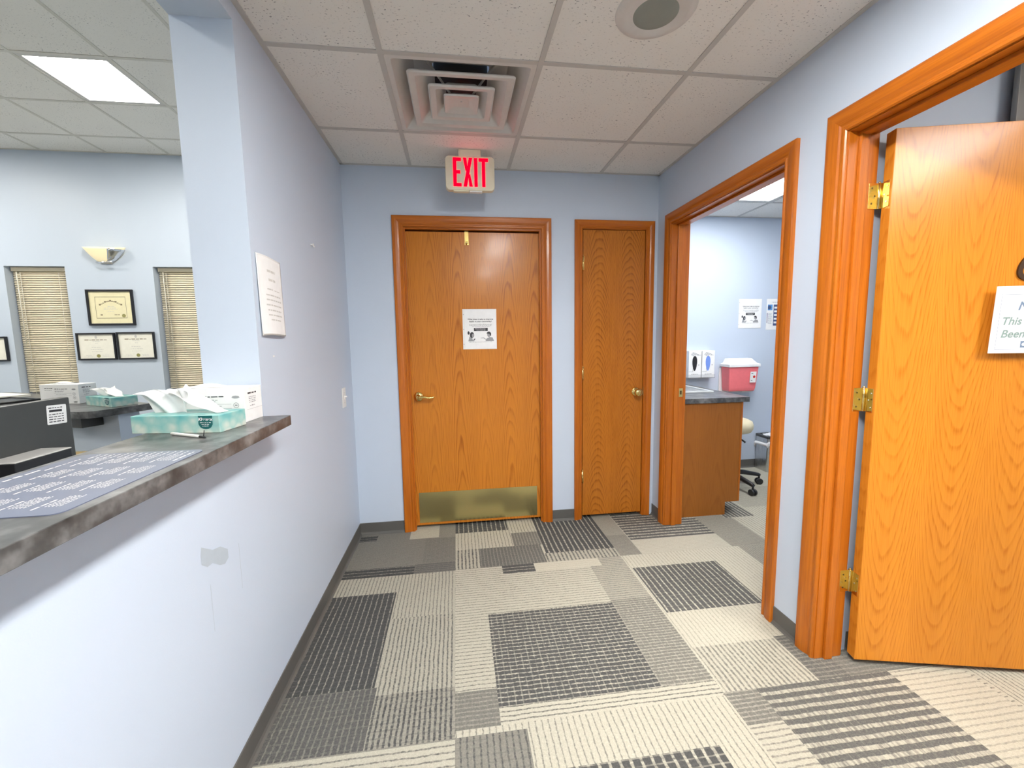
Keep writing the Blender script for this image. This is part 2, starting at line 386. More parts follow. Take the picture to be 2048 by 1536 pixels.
# ------------------------------------------------------------------ the floor
def carpet_floor():
    Lt = lambda d, g=0.020, b=0.86, l=0.30, du=0.14, c=0.0: (d, b - .03, l + .12, g, du, c)       # light with thin dark dotted lines
    Dk = lambda d, g=0.025, b=0.20, l=0.74, du=0.17, c=0.35: (d, b, l, g, du, c)      # dark with thin light lines
    Md = lambda d, g=0.017, b=0.42, l=0.66, du=0.30, c=0.30: (d, b, l, g, du, c)      # mid woven
    Pl = lambda d, b=0.80: (d, b, b - 0.10, 0.017, 0.2, 0.0)
    rects = []
    # carpet modules of about a metre, laid quarter-turned
    x0, y0, S = 0.653, 1.325, 1.012
    rnd = random.Random(3)
    for i in range(-6, 5):
        for j in range(-5, 5):
            d = (i + j) % 2
            bx, by = x0 + i * S, y0 + j * S
            rects.append((bx, by, bx + S, by + S, Lt(d)))
            for _ in range(3):
                a, b = sorted((rnd.random(), rnd.random())); c, e = sorted((rnd.random(), rnd.random()))
                ty = rnd.choice([Dk, Md, Md, Pl])(d)
                rects.append((bx + a * S, by + c * S, bx + b * S, by + e * S, ty))
    A = rects.append
    # -- module in the middle of the hall (ribs run across)
    A((.653, 1.325, 1.657, 2.352, Lt(0)))
    A((1.44, 1.93, 1.657, 2.352, Lt(0, .018, .74, .34, .22)))
    A((1.44, 1.40, 1.657, 1.94, Md(0, .017, .46, .74, .30, .5)))
    A((.812, 1.40, 1.44, 1.925, Dk(0, .021, .25, .84, .20, .45)))
    A((.925, 2.262, 1.115, 2.352, Dk(0, .030, .22, .76, .15, .1)))
    A((1.115, 2.265, 1.512, 2.352, Lt(0, .02, .90, .66, .1)))
    A((.653, 1.30, .812, 1.483, Md(0, .018, .44, .62, .3, .3)))
    A((.812, 1.325, 1.657, 1.40, Lt(0, .019, .90, .26, .2)))
    # -- left of it, along the reception wall (ribs run away)
    A((-.36, 1.30, .653, 2.345, Lt(1, .019, .78, .32, .2)))
    A((.345, 1.51, .653, 1.96, Lt(1, .0185, .76, .22, .26)))
    A((.345, 1.30, .653, 1.515, Md(1, .0185, .62, .22, .34, .3)))
    A((-.1, 1.555, .342, 2.18, Dk(1, .0265, .17, .62, .13, .2)))
    A((-.1, 1.30, .352, 1.555, Md(1, .0215, .30, .50, .2, .4)))
    # -- far left corner
    A((-.36, 2.345, .653, 3.3, Md(0, .014, .50, .42, .3, .2)))
    A((-.1, 2.345, .413, 2.44, Dk(0, .031, .16, .60, .14, .1)))
    A((.413, 2.345, .653, 2.45, Md(0, .02, .34, .44, .25, .3)))
    A((.455, 2.45, .653, 2.77, Md(0, .016, .42, .50, .25, .4)))
    A((.345, 2.78, .54, 3.0, Pl(0, .80)))
    A((.54, 2.77, .653, 3.0, Md(0, .016, .56, .44, .25, .1)))
    A((-.1, 2.79, .126, 2.87, Dk(0, .032, .16, .55, .14, 0)))
    # -- in front of the exit door (ribs run away)
    A((.653, 2.352, 1.66, 3.3, Lt(1, .022, .86, .34, .14)))
    A((.653, 2.815, 1.02, 3.05, Dk(1, .033, .20, .80, .14, .3)))
    A((1.03, 2.57, 1.22, 2.76, Md(1, .020, .42, .62, .3, .2)))
    A((.80, 2.352, 1.20, 2.578, Md(1, .021, .36, .52, .25, .35)))
    A((.653, 2.352, .80, 2.578, Lt(1, .022, .80, .16, .32)))
    A((1.215, 2.352, 1.66, 3.05, Dk(1, .033, .20, .80, .20, .15)))
    A((1.20, 2.352, 1.66, 2.455, Lt(1, .024, .78, .20, .34)))
    # -- in front of the closet and the exam door
    A((1.66, 2.352, 2.67, 3.37, Lt(0, .02, .84, .6, .14)))
    A((1.66, 2.62, 1.80, 3.05, Pl(0, .66)))
    A((1.66, 2.352, 1.80, 2.62, Md(0, .016, .52, .64, .3, .2)))
    A((1.805, 2.535, 2.405, 3.05, Dk(0, .038, .30, .82, .34, .1)))
    A((1.80, 2.352, 2.40, 2.535, Pl(0, .86)))
    A((2.405, 2.352, 2.67, 2.95, Md(0, .015, .64, .5, .25, .2)))
    # -- module at the exam door sill (ribs run away)
    A((1.66, 1.335, 2.68, 2.352, Lt(1, .021, .92, .60, .22)))
    A((1.675, 1.805, 2.195, 2.21, Dk(1, .031, .30, .88, .18, .2)))
    A((2.44, 1.9, 2.68, 2.352, Md(1, .016, .66, .5, .25, .2)))
    A((1.67, 1.335, 2.07, 1.57, Lt(1, .021, .86, .34, .34)))
    A((2.06, 1.335, 2.2, 1.58, Md(0, .020, .36, .56, .3, .4)))
    A((2.2, 1.335, 2.68, 1.6, Md(0, .020, .42, .56, .3, .3)))
    # -- nearest module on the right, under the open door
    A((1.65, .31, 2.66, 1.337, Lt(0, .020, .86, .40, .2)))
    A((1.655, 1.20, 1.80, 1.337, Md(0, .017, .44, .70, .3, .4)))
    A((1.79, .31, 2.36, 1.337, Dk(0, .034, .34, .82, .36, .15)))
    A((2.36, .31, 2.66, 1.30, Lt(0, .022, .88, .55, .2)))
    # -- nearest module in the middle
    A((.653, .31, 1.655, 1.3255, Lt(1, .023, .90, .42, .12)))
    A((.653, .31, .90, 1.30, Md(1, .022, .54, .30, .2, .25)))
    A((.95, .31, 1.515, 1.15, Dk(1, .035, .24, .84, .22, .6)))
    # -- nearest module on the left
    A((-.36, .31, .653, 1.30, Md(0, .024, .55, .34, .16, .15)))
    A((-.1, 1.20, .653, 1.295, Lt(0, .023, .86, .30, .16)))
    A((2.67, 1.33, 3.70, 2.352, Lt(0, .02, .86, .6, .2))); A((2.67, 2.352, 3.70, 3.40, Lt(1, .024, .88, .42, .16))); A((2.62, 2.75, 2.86, 3.1, Dk(1, .03, .34, .86, .3, 0)))
    A((2.67, 3.05, 4.4, 3.82, Pl(0, .84))); A((2.9, 2.9, 3.5, 3.3, Md(0, .02, .68, .8, .3, 0)))
    xs = sorted({-5.7, 5.1, *[r[0] for r in rects], *[r[2] for r in rects]}); ys = sorted({-3.6, 5.0, *[r[1] for r in rects], *[r[3] for r in rects]})
    xs = [x for x in xs if -5.7 <= x <= 5.1]; ys = [y for y in ys if -3.6 <= y <= 5.0]
    nx, ny = len(xs), len(ys); cells = []
    cell = {}
    def mark(r, k):
        for i in range(nx - 1):
            cx = (xs[i] + xs[i + 1]) / 2
            if not r[0] <= cx <= r[2]: continue
            for j in range(ny - 1):
                if r[1] <= (ys[j] + ys[j + 1]) / 2 <= r[3]: cell[i, j] = k
    for k, r in enumerate(rects): mark(r, k)
    mb = MB()
    mb.v = [V(x, y, ZF) for y in ys for x in xs]; vals = []
    for j in range(ny - 1):
        for i in range(nx - 1):
            mb.f.append([j * nx + i, j * nx + i + 1, (j + 1) * nx + i + 1, (j + 1) * nx + i]); mb.mi.append(0); mb.sm.append(False)
            vals.append(rects[cell.get((i, j), 0)][4])
    ob = mb.build('floor', 'carpet')
    for q, nm in enumerate(('along_y', 'base_tone', 'line_tone', 'spacing', 'duty', 'cross')):
        at = ob.data.attributes.new(nm, 'FLOAT', 'FACE'); at.data.foreach_set('value', [float(v[q]) for v in vals])
    struct(ob, 'grey and beige patchwork carpet with striped rectangles', 'floor')
carpet_floor()
o = MB().box((-5.7, -3.6, ZF - 0.12), (5.1, 5.0, ZF - 0.002)).build('floor_slab', 'asphalt'); struct(o, 'concrete slab beneath the striped carpet', 'floor')

# ------------------------------------------------------------------ walls
TOP = HO + 0.02
w = MB()
w.box((-.19, 1.60, ZF), (0, 5.0, TOP))
wl = w.build('wall_left', 'wall'); struct(wl, 'pale blue reception wall end with the taped notice', 'wall')
struct(MB().box((-.19, -2.2, 2.375), (0, 1.60, TOP)).build('wall_left_header', 'wall'), 'blue wall header above the reception opening', 'wall')
wh = MB().box((-.19, -2.2, ZF), (0, 1.60, 1.0265)).build('wall_left_low', 'wall'); struct(wh, 'low pale blue wall beneath the reception counter', 'wall')
struct(MB().box((-.19, -3.6, ZF), (0, -2.2, TOP)).build('wall_left_near', 'wall'), 'pale blue hall wall behind the viewpoint beside the opening', 'wall')
pts = [(1.171, .759), (1.172, .733), (1.196, .714), (1.22, .712), (1.254, .687), (1.279, .677), (1.30, .686), (1.299, .713), (1.263, .739), (1.226, .748), (1.177, .78)]
pl = (V(0, 0, 0), V(0, 1, 0), V(0, 0, 1))
mb = MB().flat(pl, pts, 0, 0.0004)
mb.rect(pl, 1.36, .55, 1.362, .70, 0, .0004).rect(pl, 1.2, .52, 1.2015, .66, 0, .0004)
o = mb.build('paint_patch', 'patch_paint', wh)
MB().rect(pl, 1.715, 1.268, 1.728, 1.274, 0, .0006).build('paint_chip', 'white_plastic', wl); o['label'] = 'greyer touched-up paint patch'
D1 = (.375, 1.285, 2.055); D2 = (1.582, 2.042, 2.066); D3 = (1.738, 2.706, 2.058); D4 = (.52, 1.437, 2.052)
w = MB(); a, b = YB, YB + .12
for x0, x1 in ((0, D1[0] - .02), (D1[1] + .02, D2[0] - .02), (D2[1] + .02, XR)): w.box((x0, a, ZF), (x1, b, TOP))
w.box((D1[0] - .02, a, D1[2] + .02), (D1[1] + .02, b, TOP)).box((D2[0] - .02, a, D2[2] + .02), (D2[1] + .02, b, TOP))
struct(w.build('wall_back', 'wall'), 'pale blue end wall around the exit door and the closet door', 'wall')
w = MB(); a, b = XR, XR + .12
for y0, y1 in ((-3.6, D4[0] - .02), (D4[1] + .02, D3[0] - .02), (D3[1] + .02, YE + .1)): w.box((a, y0, ZF), (b, y1, TOP))
w.box((a, D4[0] - .02, D4[2] + .02), (b, D4[1] + .02, TOP)).box((a, D3[0] - .02, D3[2] + .02), (b, D3[1] + .02, TOP))
struct(w.build('wall_right', 'wall'), 'pale blue hall wall with two oak framed doorways', 'wall')
struct(MB().box((0, -3.72, ZF), (2.13, -3.6, TOP)).build('wall_front', 'wall'), 'pale blue hall wall behind the viewpoint', 'wall')
struct(MB().box((0, 3.6, ZF), (2.13, 3.7, TOP)).build('wall_beyond', 'asphalt'), 'dark wall beyond the closed end doors', 'wall')
# office
W1 = (-3.69, -3.16, .80, 2.105); W2 = (-2.36, -1.83, .80, 2.105)
w = MB(); a, b = YO, YO + .16
for x0, x1 in ((-5.7, W1[0]), (W1[1], W2[0]), (W2[1], -.19)): w.box((x0, a, ZF), (x1, b, TOP))
for W in (W1, W2): w.box((W[0], a, ZF), (W[1], b, W[2])).box((W[0], a, W[3]), (W[1], b, TOP))
struct(w.build('wall_office_back', 'wall'), 'pale office wall with two narrow blinded windows', 'wall')
struct(MB().box((-5.8, -3.6, ZF), (-5.7, 5.0, TOP)).build('wall_office_left', 'wall'), 'pale office wall at the far left, out of frame', 'wall')
struct(MB().box((-5.7, -3.7, ZF), (-.0, -3.6, TOP)).build('wall_office_front', 'wall'), 'pale office wall behind the viewpoint', 'wall')
# exam room and the room behind the open door
struct(MB().box((XR, YE, ZF), (5.1, YE + .1, TOP)).build('wall_exam_back', 'wall'), 'bright exam room wall holding posters and the red sharps bin', 'wall')
struct(MB().box((5.0, -3.6, ZF), (5.1, YE, TOP)).build('wall_exam_right', 'wall'), 'outer wall of the exam rooms, out of frame', 'wall')
struct(MB().box((XR + .12, 1.465, ZF), (5.0, 1.60, TOP)).build('wall_partition', 'wall'), 'partition wall seen above the open oak door', 'wall')
struct(MB().box((XR + .12, -3.6, ZF), (5.0, -3.5, TOP)).build('wall_treatment_front', 'wall'), 'end wall of the room behind the open door', 'wall')

# ------------------------------------------------------------------ ceilings
def ceiling(name, label, x0, x1, y0, y1, z, gx, gy, tx, ty, skip, tile='tile', bar='grid_metal'):
    """lay-in tiles on a T-bar grid; lines at gx + i*tx and gy + j*ty; skip: cells taken by fixtures"""
    def lines(g, t, a, b):
        k = math.ceil((a - g) / t + 1e-6); r = [a]
        while g + k * t < b - 1e-4: r.append(g + k * t); k += 1
        return r + [b]
    xs, ys = lines(gx, tx, x0, x1), lines(gy, ty, y0, y1)
    mb = MB()
    for i in range(len(xs) - 1):
        for j in range(len(ys) - 1):
            cx, cy = (xs[i] + xs[i + 1]) / 2, (ys[j] + ys[j + 1]) / 2
            if any(a < cx < b and c < cy < d for a, b, c, d in skip): continue
            mb.box((xs[i], ys[j], z), (xs[i + 1], ys[j + 1], z + .018))
    ob = mb.build(name, tile); struct(ob, label, 'ceiling')
    g = MB(); hw = .011
    for x in xs[1:-1]:
        # bars stop at multi-cell fixtures
        ya = y0
        for a, b, c, d in sorted([s for s in skip if s[0] + .02 < x < s[1] - .02], key=lambda s: s[2]):
            g.box((x - hw, ya, z - .004), (x + hw, c, z + .012)); ya = d
        g.box((x - hw, ya, z - .004), (x + hw, y1, z + .012))
    for y in ys[1:-1]:
        xa = x0
        for a, b, c, d in sorted([s for s in skip if s[2] + .02 < y < s[3] - .02], key=lambda s: s[0]):
            g.box((xa, y - hw, z - .0037), (a, y + hw, z + .012)); xa = b
        g.box((xa, y - hw, z - .0037), (x1, y + hw, z + .012))
    for a, b in (((x0, y0), (x1, y0 + .02)), ((x0, y1 - .02), (x1, y1)), ((x0, y0), (x0 + .02, y1)), ((x1 - .02, y0), (x1, y1))):
        g.box((*a, z - .0033), (*b, z + .012))
    g.build('grid_bars', bar, ob)
    return ob
TX, TY, GX, GY = .634, .634, .4346, 2.4374
DIF = (GX, GX + TX, GY - TY, GY)
HL = (GX + TX, GX + 2 * TX, GY - 4 * TY, GY - 2 * TY)           # cells of the hall light over the viewpoint, above the frame
HL2 = (GX + TX, GX + 2 * TX, GY - 7 * TY, GY - 5 * TY)
ch = ceiling('ceiling_hall', 'white speckled tile ceiling over the hall', 0, XR, -3.6, YB, H, GX, GY, TX, TY, [DIF, HL, HL2])
OL = [(-2.09, -1.52, 3.300, 3.895), (-4.37, -3.80, 3.300, 3.895), (-2.09, -1.52, -.27, .325), (-4.37, -3.80, -.27, .325)]
ceiling('ceiling_office', 'white tile ceiling over the office, higher than the hall', -5.7, -.19, -3.6, YO, HO, -2.09, 3.300, .57, .595, OL, 'office_tile', 'office_grid')
EL = (2.74, 3.36, 2.15, 3.385)
ceiling('ceiling_exam', 'white tile ceiling of the exam room', XR + .12, 5.0, 1.60, YE, H, 3.36, 3.385, .62, .6175, [EL])
RL = (2.74, 3.36, -1.0, .235)
ceiling('ceiling_treatment', 'white tile ceiling of the room behind the open door', XR + .12, 5.0, -3.5, 1.465, H, 3.36, .235, .62, .6175, [RL])
def troffer(rect, z, panel, label, rim=.028):
    x0, x1, y0, y1 = rect; cx, cy = (x0 + x1) / 2, (y0 + y1) / 2; hx, hy = (x1 - x0) / 2 - .012, (y1 - y0) / 2 - .012
    t = thing('ceiling_light', (cx, cy, z), label, 'ceiling light', 'fluorescent ceiling lights')
    f = MB()
    f.box((-hx, -hy, -.002), (hx, -hy + rim, .04)).box((-hx, hy - rim, -.002), (hx, hy, .04)).box((-hx, -hy + rim, -.002), (-hx + rim, hy - rim, .04)).box((hx - rim, -hy + rim, -.002), (hx, hy - rim, .04))
    f.box((-hx, -hy, .04), (hx, hy, .05)); f.build('light_frame', 'white_metal', t)
    MB().box((-hx + rim, -hy + rim, .003), (hx - rim, hy - rim, .008)).build('diffuser_panel', panel, t)
half = lambda r: (r[0], (r[0] + r[1]) / 2, r[2], r[3])      # the hall has narrow one by four foot lights
for r in (HL, HL2):
    o = MB().box(((r[0] + r[1]) / 2 + .011, r[2], H), (r[1], r[3], H + .018)).build('filler_tile', 'tile', ch)
    MB().box(((r[0] + r[1]) / 2 - .011, r[2], H - .004), ((r[0] + r[1]) / 2 + .011, r[3], H + .012)).build('filler_bar', 'grid_metal', ch)
troffer(half(HL), H, 'panel_hall', 'long fluorescent light in the hall ceiling nearest the viewpoint')
troffer(half(HL2), H, 'panel_hall', 'long fluorescent light in the hall ceiling behind the viewpoint')
for q, r in enumerate(OL):
    troffer(r, HO, 'panel_office', ['square glowing light panel in the office ceiling', 'office ceiling light at the far left, outside the picture', 'office ceiling light nearest the counter, outside the picture', 'office ceiling light behind the viewpoint, outside the picture'][q])
troffer(EL, H, 'panel_exam', 'bright light panel glimpsed at the top of the exam doorway')
troffer(RL, H, 'panel_room', 'light panel of the room behind the open door, outside the picture')

# ------------------------------------------------------------------ baseboards (cove base)
def cove(name, p0, p1, nrm, label, h=.082):
    """strip on a wall from p0 to p1 (x, y), nrm: direction into the room"""
    p0, p1, n = V(*p0, ZF), V(*p1, ZF), V(*nrm, 0)
    prof = [(0.0, h), (.003, h), (.004, h - .002), (.004, .016), (.008, .006), (.015, 0.0), (0.0, 0.0)]
    m = len(prof); vs = [p + n * d + V(0, 0, z) for p in (p0, p1) for d, z in prof]
    mb = MB().add(vs, [tuple(range(m)), tuple(range(2 * m - 1, m - 1, -1))] + [(i, m + i, m + (i + 1) % m, (i + 1) % m) for i in range(m)])
    struct(mb.build(name, 'charcoal_base'), label, 'baseboard')
cove('baseboard_left', (0, -3.6), (0, YB), (1, 0), 'charcoal rubber base along the reception wall')
cove('baseboard_back', (.004, YB), (.299, YB), (0, -1), 'short charcoal base left of the exit door')
cove('baseboard_back_middle', (1.361, YB), (1.526, YB), (0, -1), 'short charcoal base between exit door and closet')
cove('baseboard_right_far', (XR, 2.776), (XR, YB), (-1, 0), 'short charcoal base in the corner by the closet')
cove('baseboard_right', (XR, 1.523), (XR, 1.668), (-1, 0), 'short charcoal base between the two right doorways')
cove('baseboard_exam', (2.9, YE), (5.0, YE), (0, -1), 'charcoal base along the exam room far wall')
cove('baseboard_partition', (2.3, 1.465), (5.0, 1.465), (0, -1), 'charcoal base behind the open door')

# ------------------------------------------------------------------ doors
PROF = [(0, 0), (0, .008), (.004, .012), (.010, .012), (.014, .009), (.020, .009), (.026, .013), (.036, .016), (.050, .018), (.064, .018), (.069, .015), (.069, 0)]
def frame(root, w_, h_, cw=.069, depth=.12, axis='x', both=False):
    """casing, jamb and stop around an opening w_ x h_; local x along the wall, y into it, origin at the sill centre"""
    s = cw / .069; mb = MB(); m = len(PROF); x = w_ / 2 + .004; top = h_ + .004
    for side in ((-1,) if not both else (-1, 1)):
        y = 0 if side < 0 else depth
        path = [lambda d: V(-x - d, 0, 0), lambda d: V(-x - d, 0, top + d), lambda d: V(x + d, 0, top + d), lambda d: V(x + d, 0, 0)]
        rings = [[f(d * s) + V(0, y + side * hh, 0) for d, hh in PROF] for f in path]
        for k in range(3):
            vs = rings[k] + rings[k + 1]
            fs = [(i, i + 1, m + i + 1, m + i) for i in range(m - 1)] + [tuple(range(m)), tuple(range(2 * m - 1, m - 1, -1))]
            mb.add(vs, fs, 1 if k == 1 else 0)
    mb.build('casing', ['trim_z', 'trim_x'], root)
    j = MB(); t = .02; x = w_ / 2
    j.box((-x - t, 0, 0), (-x, depth, h_ + t)).box((x, 0, 0), (x + t, depth, h_ + t)).box((-x, 0, h_), (x, depth, h_ + t), 1)
    j.build('jamb', ['trim_z', 'trim_x'], root)
def stop(root, w_, h_, y0, y1, t=.011):
    x = w_ / 2
    MB().box((-x, y0, 0), (-x + t, y1, h_)).box((x - t, y0, 0), (x, y1, h_)).box((-x + t, y0, h_ - t), (x - t, y1, h_), 1).build('door_stop', ['trim_z', 'trim_x'], root, .002)
def knuckle_hinge(name, parent, x, y, z, h=.095):
    """closed hinge: only the knuckle and a sliver of the plates show"""
    mb = MB().tube([(x, y, z - h / 2), (x, y, z + h / 2)], .0065, 12)
    mb.tube([(x, y, z + h / 2), (x, y, z + h / 2 + .006)], [.0045, .003], 12).box((x - .010, y + .004, z - h / 2), (x + .010, y + .009, z + h / 2))
    return mb.build(name, 'brass', parent)

# exit door at the end of the hall
cx = (D1[0] + D1[1]) / 2; wd_ = D1[1] - D1[0]; hh = D1[2] - ZF
d1 = thing('door_1', (cx, YB, ZF), 'oak exit door with brass kick plate under the exit sign', 'door', kind='structure')
frame(d1, wd_, hh); stop(d1, wd_, hh, .004, .032, .008)
lf = MB().box((-wd_ / 2 + .003, .034, .022), (wd_ / 2 - .003, .078, hh - .016)).build('door_leaf', 'oak_exit', d1, .0015)
kp = MB().box((-wd_ / 2 + .028, .0315, .040), (wd_ / 2 - .032, .034, .262))
kp.build('kick_plate', 'kick_brass', lf)
def lever(parent, x, y, z, sgn, mat='brass'):
    mt = Matrix.Translation((x, y, z)) @ Matrix.Rotation(R(90), 4, 'X')
    mb = MB().lathe([(.033, 0), (.034, .004), (.030, .009), (.018, .013), (.0125, .016), (.0125, .040), (.015, .044), (.013, .052), (0, .054)], 28, 0, mt)
    p = [(x, y - .045, z), (x + sgn * .018, y - .049, z + .001), (x + sgn * .045, y - .051, z + .001), (x + sgn * .075, y - .050, z - .006), (x + sgn * .098, y - .048, z - .003), (x + sgn * .108, y - .046, z + .004)]
    mb.tube(p, [.010, .010, .0085, .0075, .0075, .006], 12)
    return mb.build('lever_handle', mat, parent)
lever(lf, .428 - cx, .034, .934 - ZF, 1)
hk = MB(); hx = .784 - cx; hz = hh - .016
hk.box((hx - .013, .030, hz - .085), (hx + .013, .0335, hz + .006)).box((hx - .013, .030, hz + .002), (hx + .013, .070, hz + .005))
hk.tube([(hx, .030, hz - .075), (hx, .012, hz - .080), (hx, .004, hz - .066)], [.006, .006, .007], 10)
o = hk.build('coat_hook', 'brass', lf)
# narrow closet door
cx = (D2[0] + D2[1]) / 2; wd_ = D2[1] - D2[0]; hh = D2[2] - ZF
d2 = thing('door_2', (cx, YB, ZF), 'narrow oak closet door with a round brass knob', 'door', kind='structure')
frame(d2, wd_, hh, .055); stop(d2, wd_, hh, .042, .056)
lf2 = MB().box((-wd_ / 2 + .004, .001, .026), (wd_ / 2 - .006, .040, hh - .004)).build('door_leaf', 'oak_closet', d2, .0015)
for z in (1.836, 1.069, .308): knuckle_hinge('hinge', d2, -wd_ / 2 + .001, -.006, z - ZF)
mt = Matrix.Translation((1.984 - cx, .001, .925 - ZF)) @ Matrix.Rotation(R(90), 4, 'X')
MB().lathe([(.032, 0), (.033, .003), (.028, .008), (.014, .012), (.012, .030), (.020, .036), (.027, .046), (.029, .056), (.024, .066), (.012, .071), (0, .072)], 28, 0, mt).build('door_knob', 'brass', lf2)
MB().box((wd_ / 2 - .004, -.002, .895 - ZF), (wd_ / 2 + .008, .003, .955 - ZF)).build('strike_plate', 'brass', d2)
# exam doorway, its leaf swung out of sight
cy = (D3[0] + D3[1]) / 2; wd_ = D3[1] - D3[0]; hh = D3[2] - ZF
d3 = thing('door_3', (XR, cy, ZF), 'open oak doorway into the bright exam room', 'doorway', rz=R(-90), kind='structure')
frame(d3, wd_, hh, .069, .12, 'x', True); stop(d3, wd_, hh, .040, .074, .012)
sp = MB().box((-wd_ / 2 - .001, .078, .905 - ZF), (-wd_ / 2 + .002, .106, .965 - ZF)).box((-wd_ / 2 + .0015, .086, .922 - ZF), (-wd_ / 2 + .0025, .098, .948 - ZF), 1)
sp.build('strike_plate', ['brass', 'dark_screw'], d3)
# open door of room 6
cy = (D4[0] + D4[1]) / 2; wd_ = D4[1] - D4[0]; hh = D4[2] - ZF
d4 = thing('door_4', (XR, cy, ZF), 'open oak door numbered 6 at the right edge', 'door', rz=R(-90), kind='structure')
frame(d4, wd_, hh, .081, .12, 'x', True); stop(d4, wd_, hh, .038, .072, .012)
# leaf: local frame of door_4 has x = -Y, y = +X; pin at the room side of the far jamb
PIN = V(-wd_ / 2 + .003, .137, 0)
lf4 = bpy.data.objects.new('door_leaf', None)
ang = R(76.5)
leaf_mb = MB().box((.007, -.048, .022), (wd_ - .006, -.003, hh - .006))
lf4 = leaf_mb.build('door_leaf', 'oak_swing', d4, .002)
lf4.location = PIN; lf4.rotation_euler = (0, 0, ang)
for z in (1.83, 1.068, .318):
    hb = MB(); z -= ZF; h = .046
    hb.tube([(0, .003, z - h), (0, .003, z + h)], .0065, 14).tube([(0, .003, z + h), (0, .003, z + h + .006)], [.005, .003], 12)
    # plate on the leaf edge (leaf coordinates)
    hb.box((.0045, -.040, z - h), (.007, .001, z + h)).box((0, -.001, z - h), (.006, .002, z + h))
    for k in range(3): hb.tube([(.0046, -.030 + .012 * (k % 2), z - h * .6 + k * h * .6), (.0030, -.030 + .012 * (k % 2), z - h * .6 + k * h * .6)], .0035, 8, 1)
    hb.build('hinge', ['brass', 'chrome'], lf4, .0004, 1)
    jb = MB().box((PIN.x - .004, PIN.y - .044, z - h), (PIN.x - .0015, PIN.y, z + h))
    for k in range(3):
        yy = PIN.y - .030 + .012 * (k % 2); jb.tube([(PIN.x - .0016, yy, z - h * .6 + k * h * .6), (PIN.x - .0006, yy, z - h * .6 + k * h * .6)], .0035, 8, 1)
    jb.build('hinge_plate', ['brass', 'dark_screw'], d4, .0004, 1)
# numeral on the leaf face (face looks along local -y of the leaf)
pl = (V(0, -.048, 0), V(1, 0, 0), V(0, 0, 1))
MB().text(pl, '6', .150, .428, 1.522, 0, .0002, 'LEFT', 0.12, .0005, .006).build('door_number', 'bronze', lf4)

# door_4 face in world space, for the sign hung on it
M4 = Matrix.Translation((XR, cy, ZF)) @ Matrix.Rotation(R(-90), 4, 'Z') @ Matrix.Translation(PIN) @ Matrix.Rotation(ang, 4, 'Z')
sg = thing('room_notice_sign', M4 @ V(.349, -.052, 1.262), 'white room notice hung on the open door numbered 6', 'sign', rz=R(-90) + ang)
sl = MB(); pl = (V(0, 0, 0), V(1, 0, 0), V(0, 0, 1))
pr = (V(0, -.022, 0), V(1, 0, 0), V(.035, 0, 1).normalized())
sl.rect(pr, 0, 0, .30, .236, 0, 0, .003); sl.build('sign_sheet', 'paper', sg)
cl_ = MB().box((.13, -.0215, .19), (.17, .0035, .21)); cl_.build('sign_hook', 'clear', sg)
sb = MB()
for a, b, c, d in ((.018, .012, .282, .0132), (.018, .2068, .282, .208), (.018, .012, .0192, .208), (.2808, .012, .282, .208)): sb.rect(pr, a, b, c, d, 0, .0034)
sb.build('sign_border', 'slate_text', sg)
st = MB().text(pr, 'NOTICE', .042, .150, .152, 0, .0034, 'CENTER', .22, .0010)
st.text(pr, 'This Room Has', .038, .026, .101, 1, .0034, 'LEFT', .22, .0008).text(pr, 'Been Cleaned', .038, .030, .056, 1, .0034, 'LEFT', .22, .0008)
st.build('sign_lettering', ['slate_text', 'green_text'], sg)
sj = MB().rect(pr, .098, .019, .215, .043, 0, .0034).text(pr, 'Jefferson', .018, .118, .026, 1, .0040, 'LEFT', 0, .0003)
sj.flat(pr, [(.108 + .006 * math.cos(k * PI / 5), .031 + .006 * math.sin(k * PI / 5)) for k in range(10)], 1, .0040)
sj.build('sign_logo', ['slate_text', 'paper'], sg)

# ------------------------------------------------------------------ hall ceiling fittings
dx, dy = GX + TX / 2, GY - TY / 2
df = thing('air_diffuser', (dx, dy, H), 'white square air vent of nested cones in the hall ceiling', 'air vent')
def sqring(mb, a, za, b, zb, ra=.0, mi=0):
    """sloping square ring from half-width a at za to half-width b at zb, corners slightly rounded"""
    def loop(hw, r, z):
        pts = []
        for q, (sx, sy) in enumerate(((1, 1), (-1, 1), (-1, -1), (1, -1))):
            for k in range(4):
                an = q * PI / 2 + k * PI / 6
                pts.append(V(sx * (hw - r) + r * math.cos(an), sy * (hw - r) + r * math.sin(an), z))
        return pts
    A, B = loop(a, .012, za), loop(b, .012, zb); n = len(A)
    mb.add(A + B, [(i, (i + 1) % n, n + (i + 1) % n, n + i) for i in range(n)], mi, False)
hw = TX / 2 - .011
mb = MB(); sqring(mb, hw, -.001, hw - .022, -.001); sqring(mb, hw - .022, -.001, .205, .085); sqring(mb, .205, .085, .125, .090)
sqring(mb, hw, -.001, hw, .03)
mb.build('vent_pan', 'white_metal', df, solid=.0015)
mb = MB().lathe([(.125, .088), (.125, .20), (0, .20)], 32); mb.build('duct_neck', 'duct_black', df)
def cone(a, za, b, zb):
    mb = MB(); sqring(mb, a, za, a - .006, za - .004); sqring(mb, a - .006, za - .004, a - .03, za - .001); sqring(mb, a - .03, za - .001, b, zb); sqring(mb, a, za, a - .004, za + .006)
    return mb.build('vent_cone', 'white_metal', df, solid=.0018)
cone(.228, -.008, .118, .058); cone(.146, -.012, .070, .040)
mb = MB(); sqring(mb, .080, -.012, .076, -.017); sqring(mb, .076, -.017, .045, -.008); sqring(mb, .045, -.008, .03, -.004); sqring(mb, .08, -.012, .045, .012)
mb.box((-.046, -.046, -.006), (.046, .046, .002)); mb.tube([(0, -.01, -.006), (0, -.01, -.010)], .004, 8)
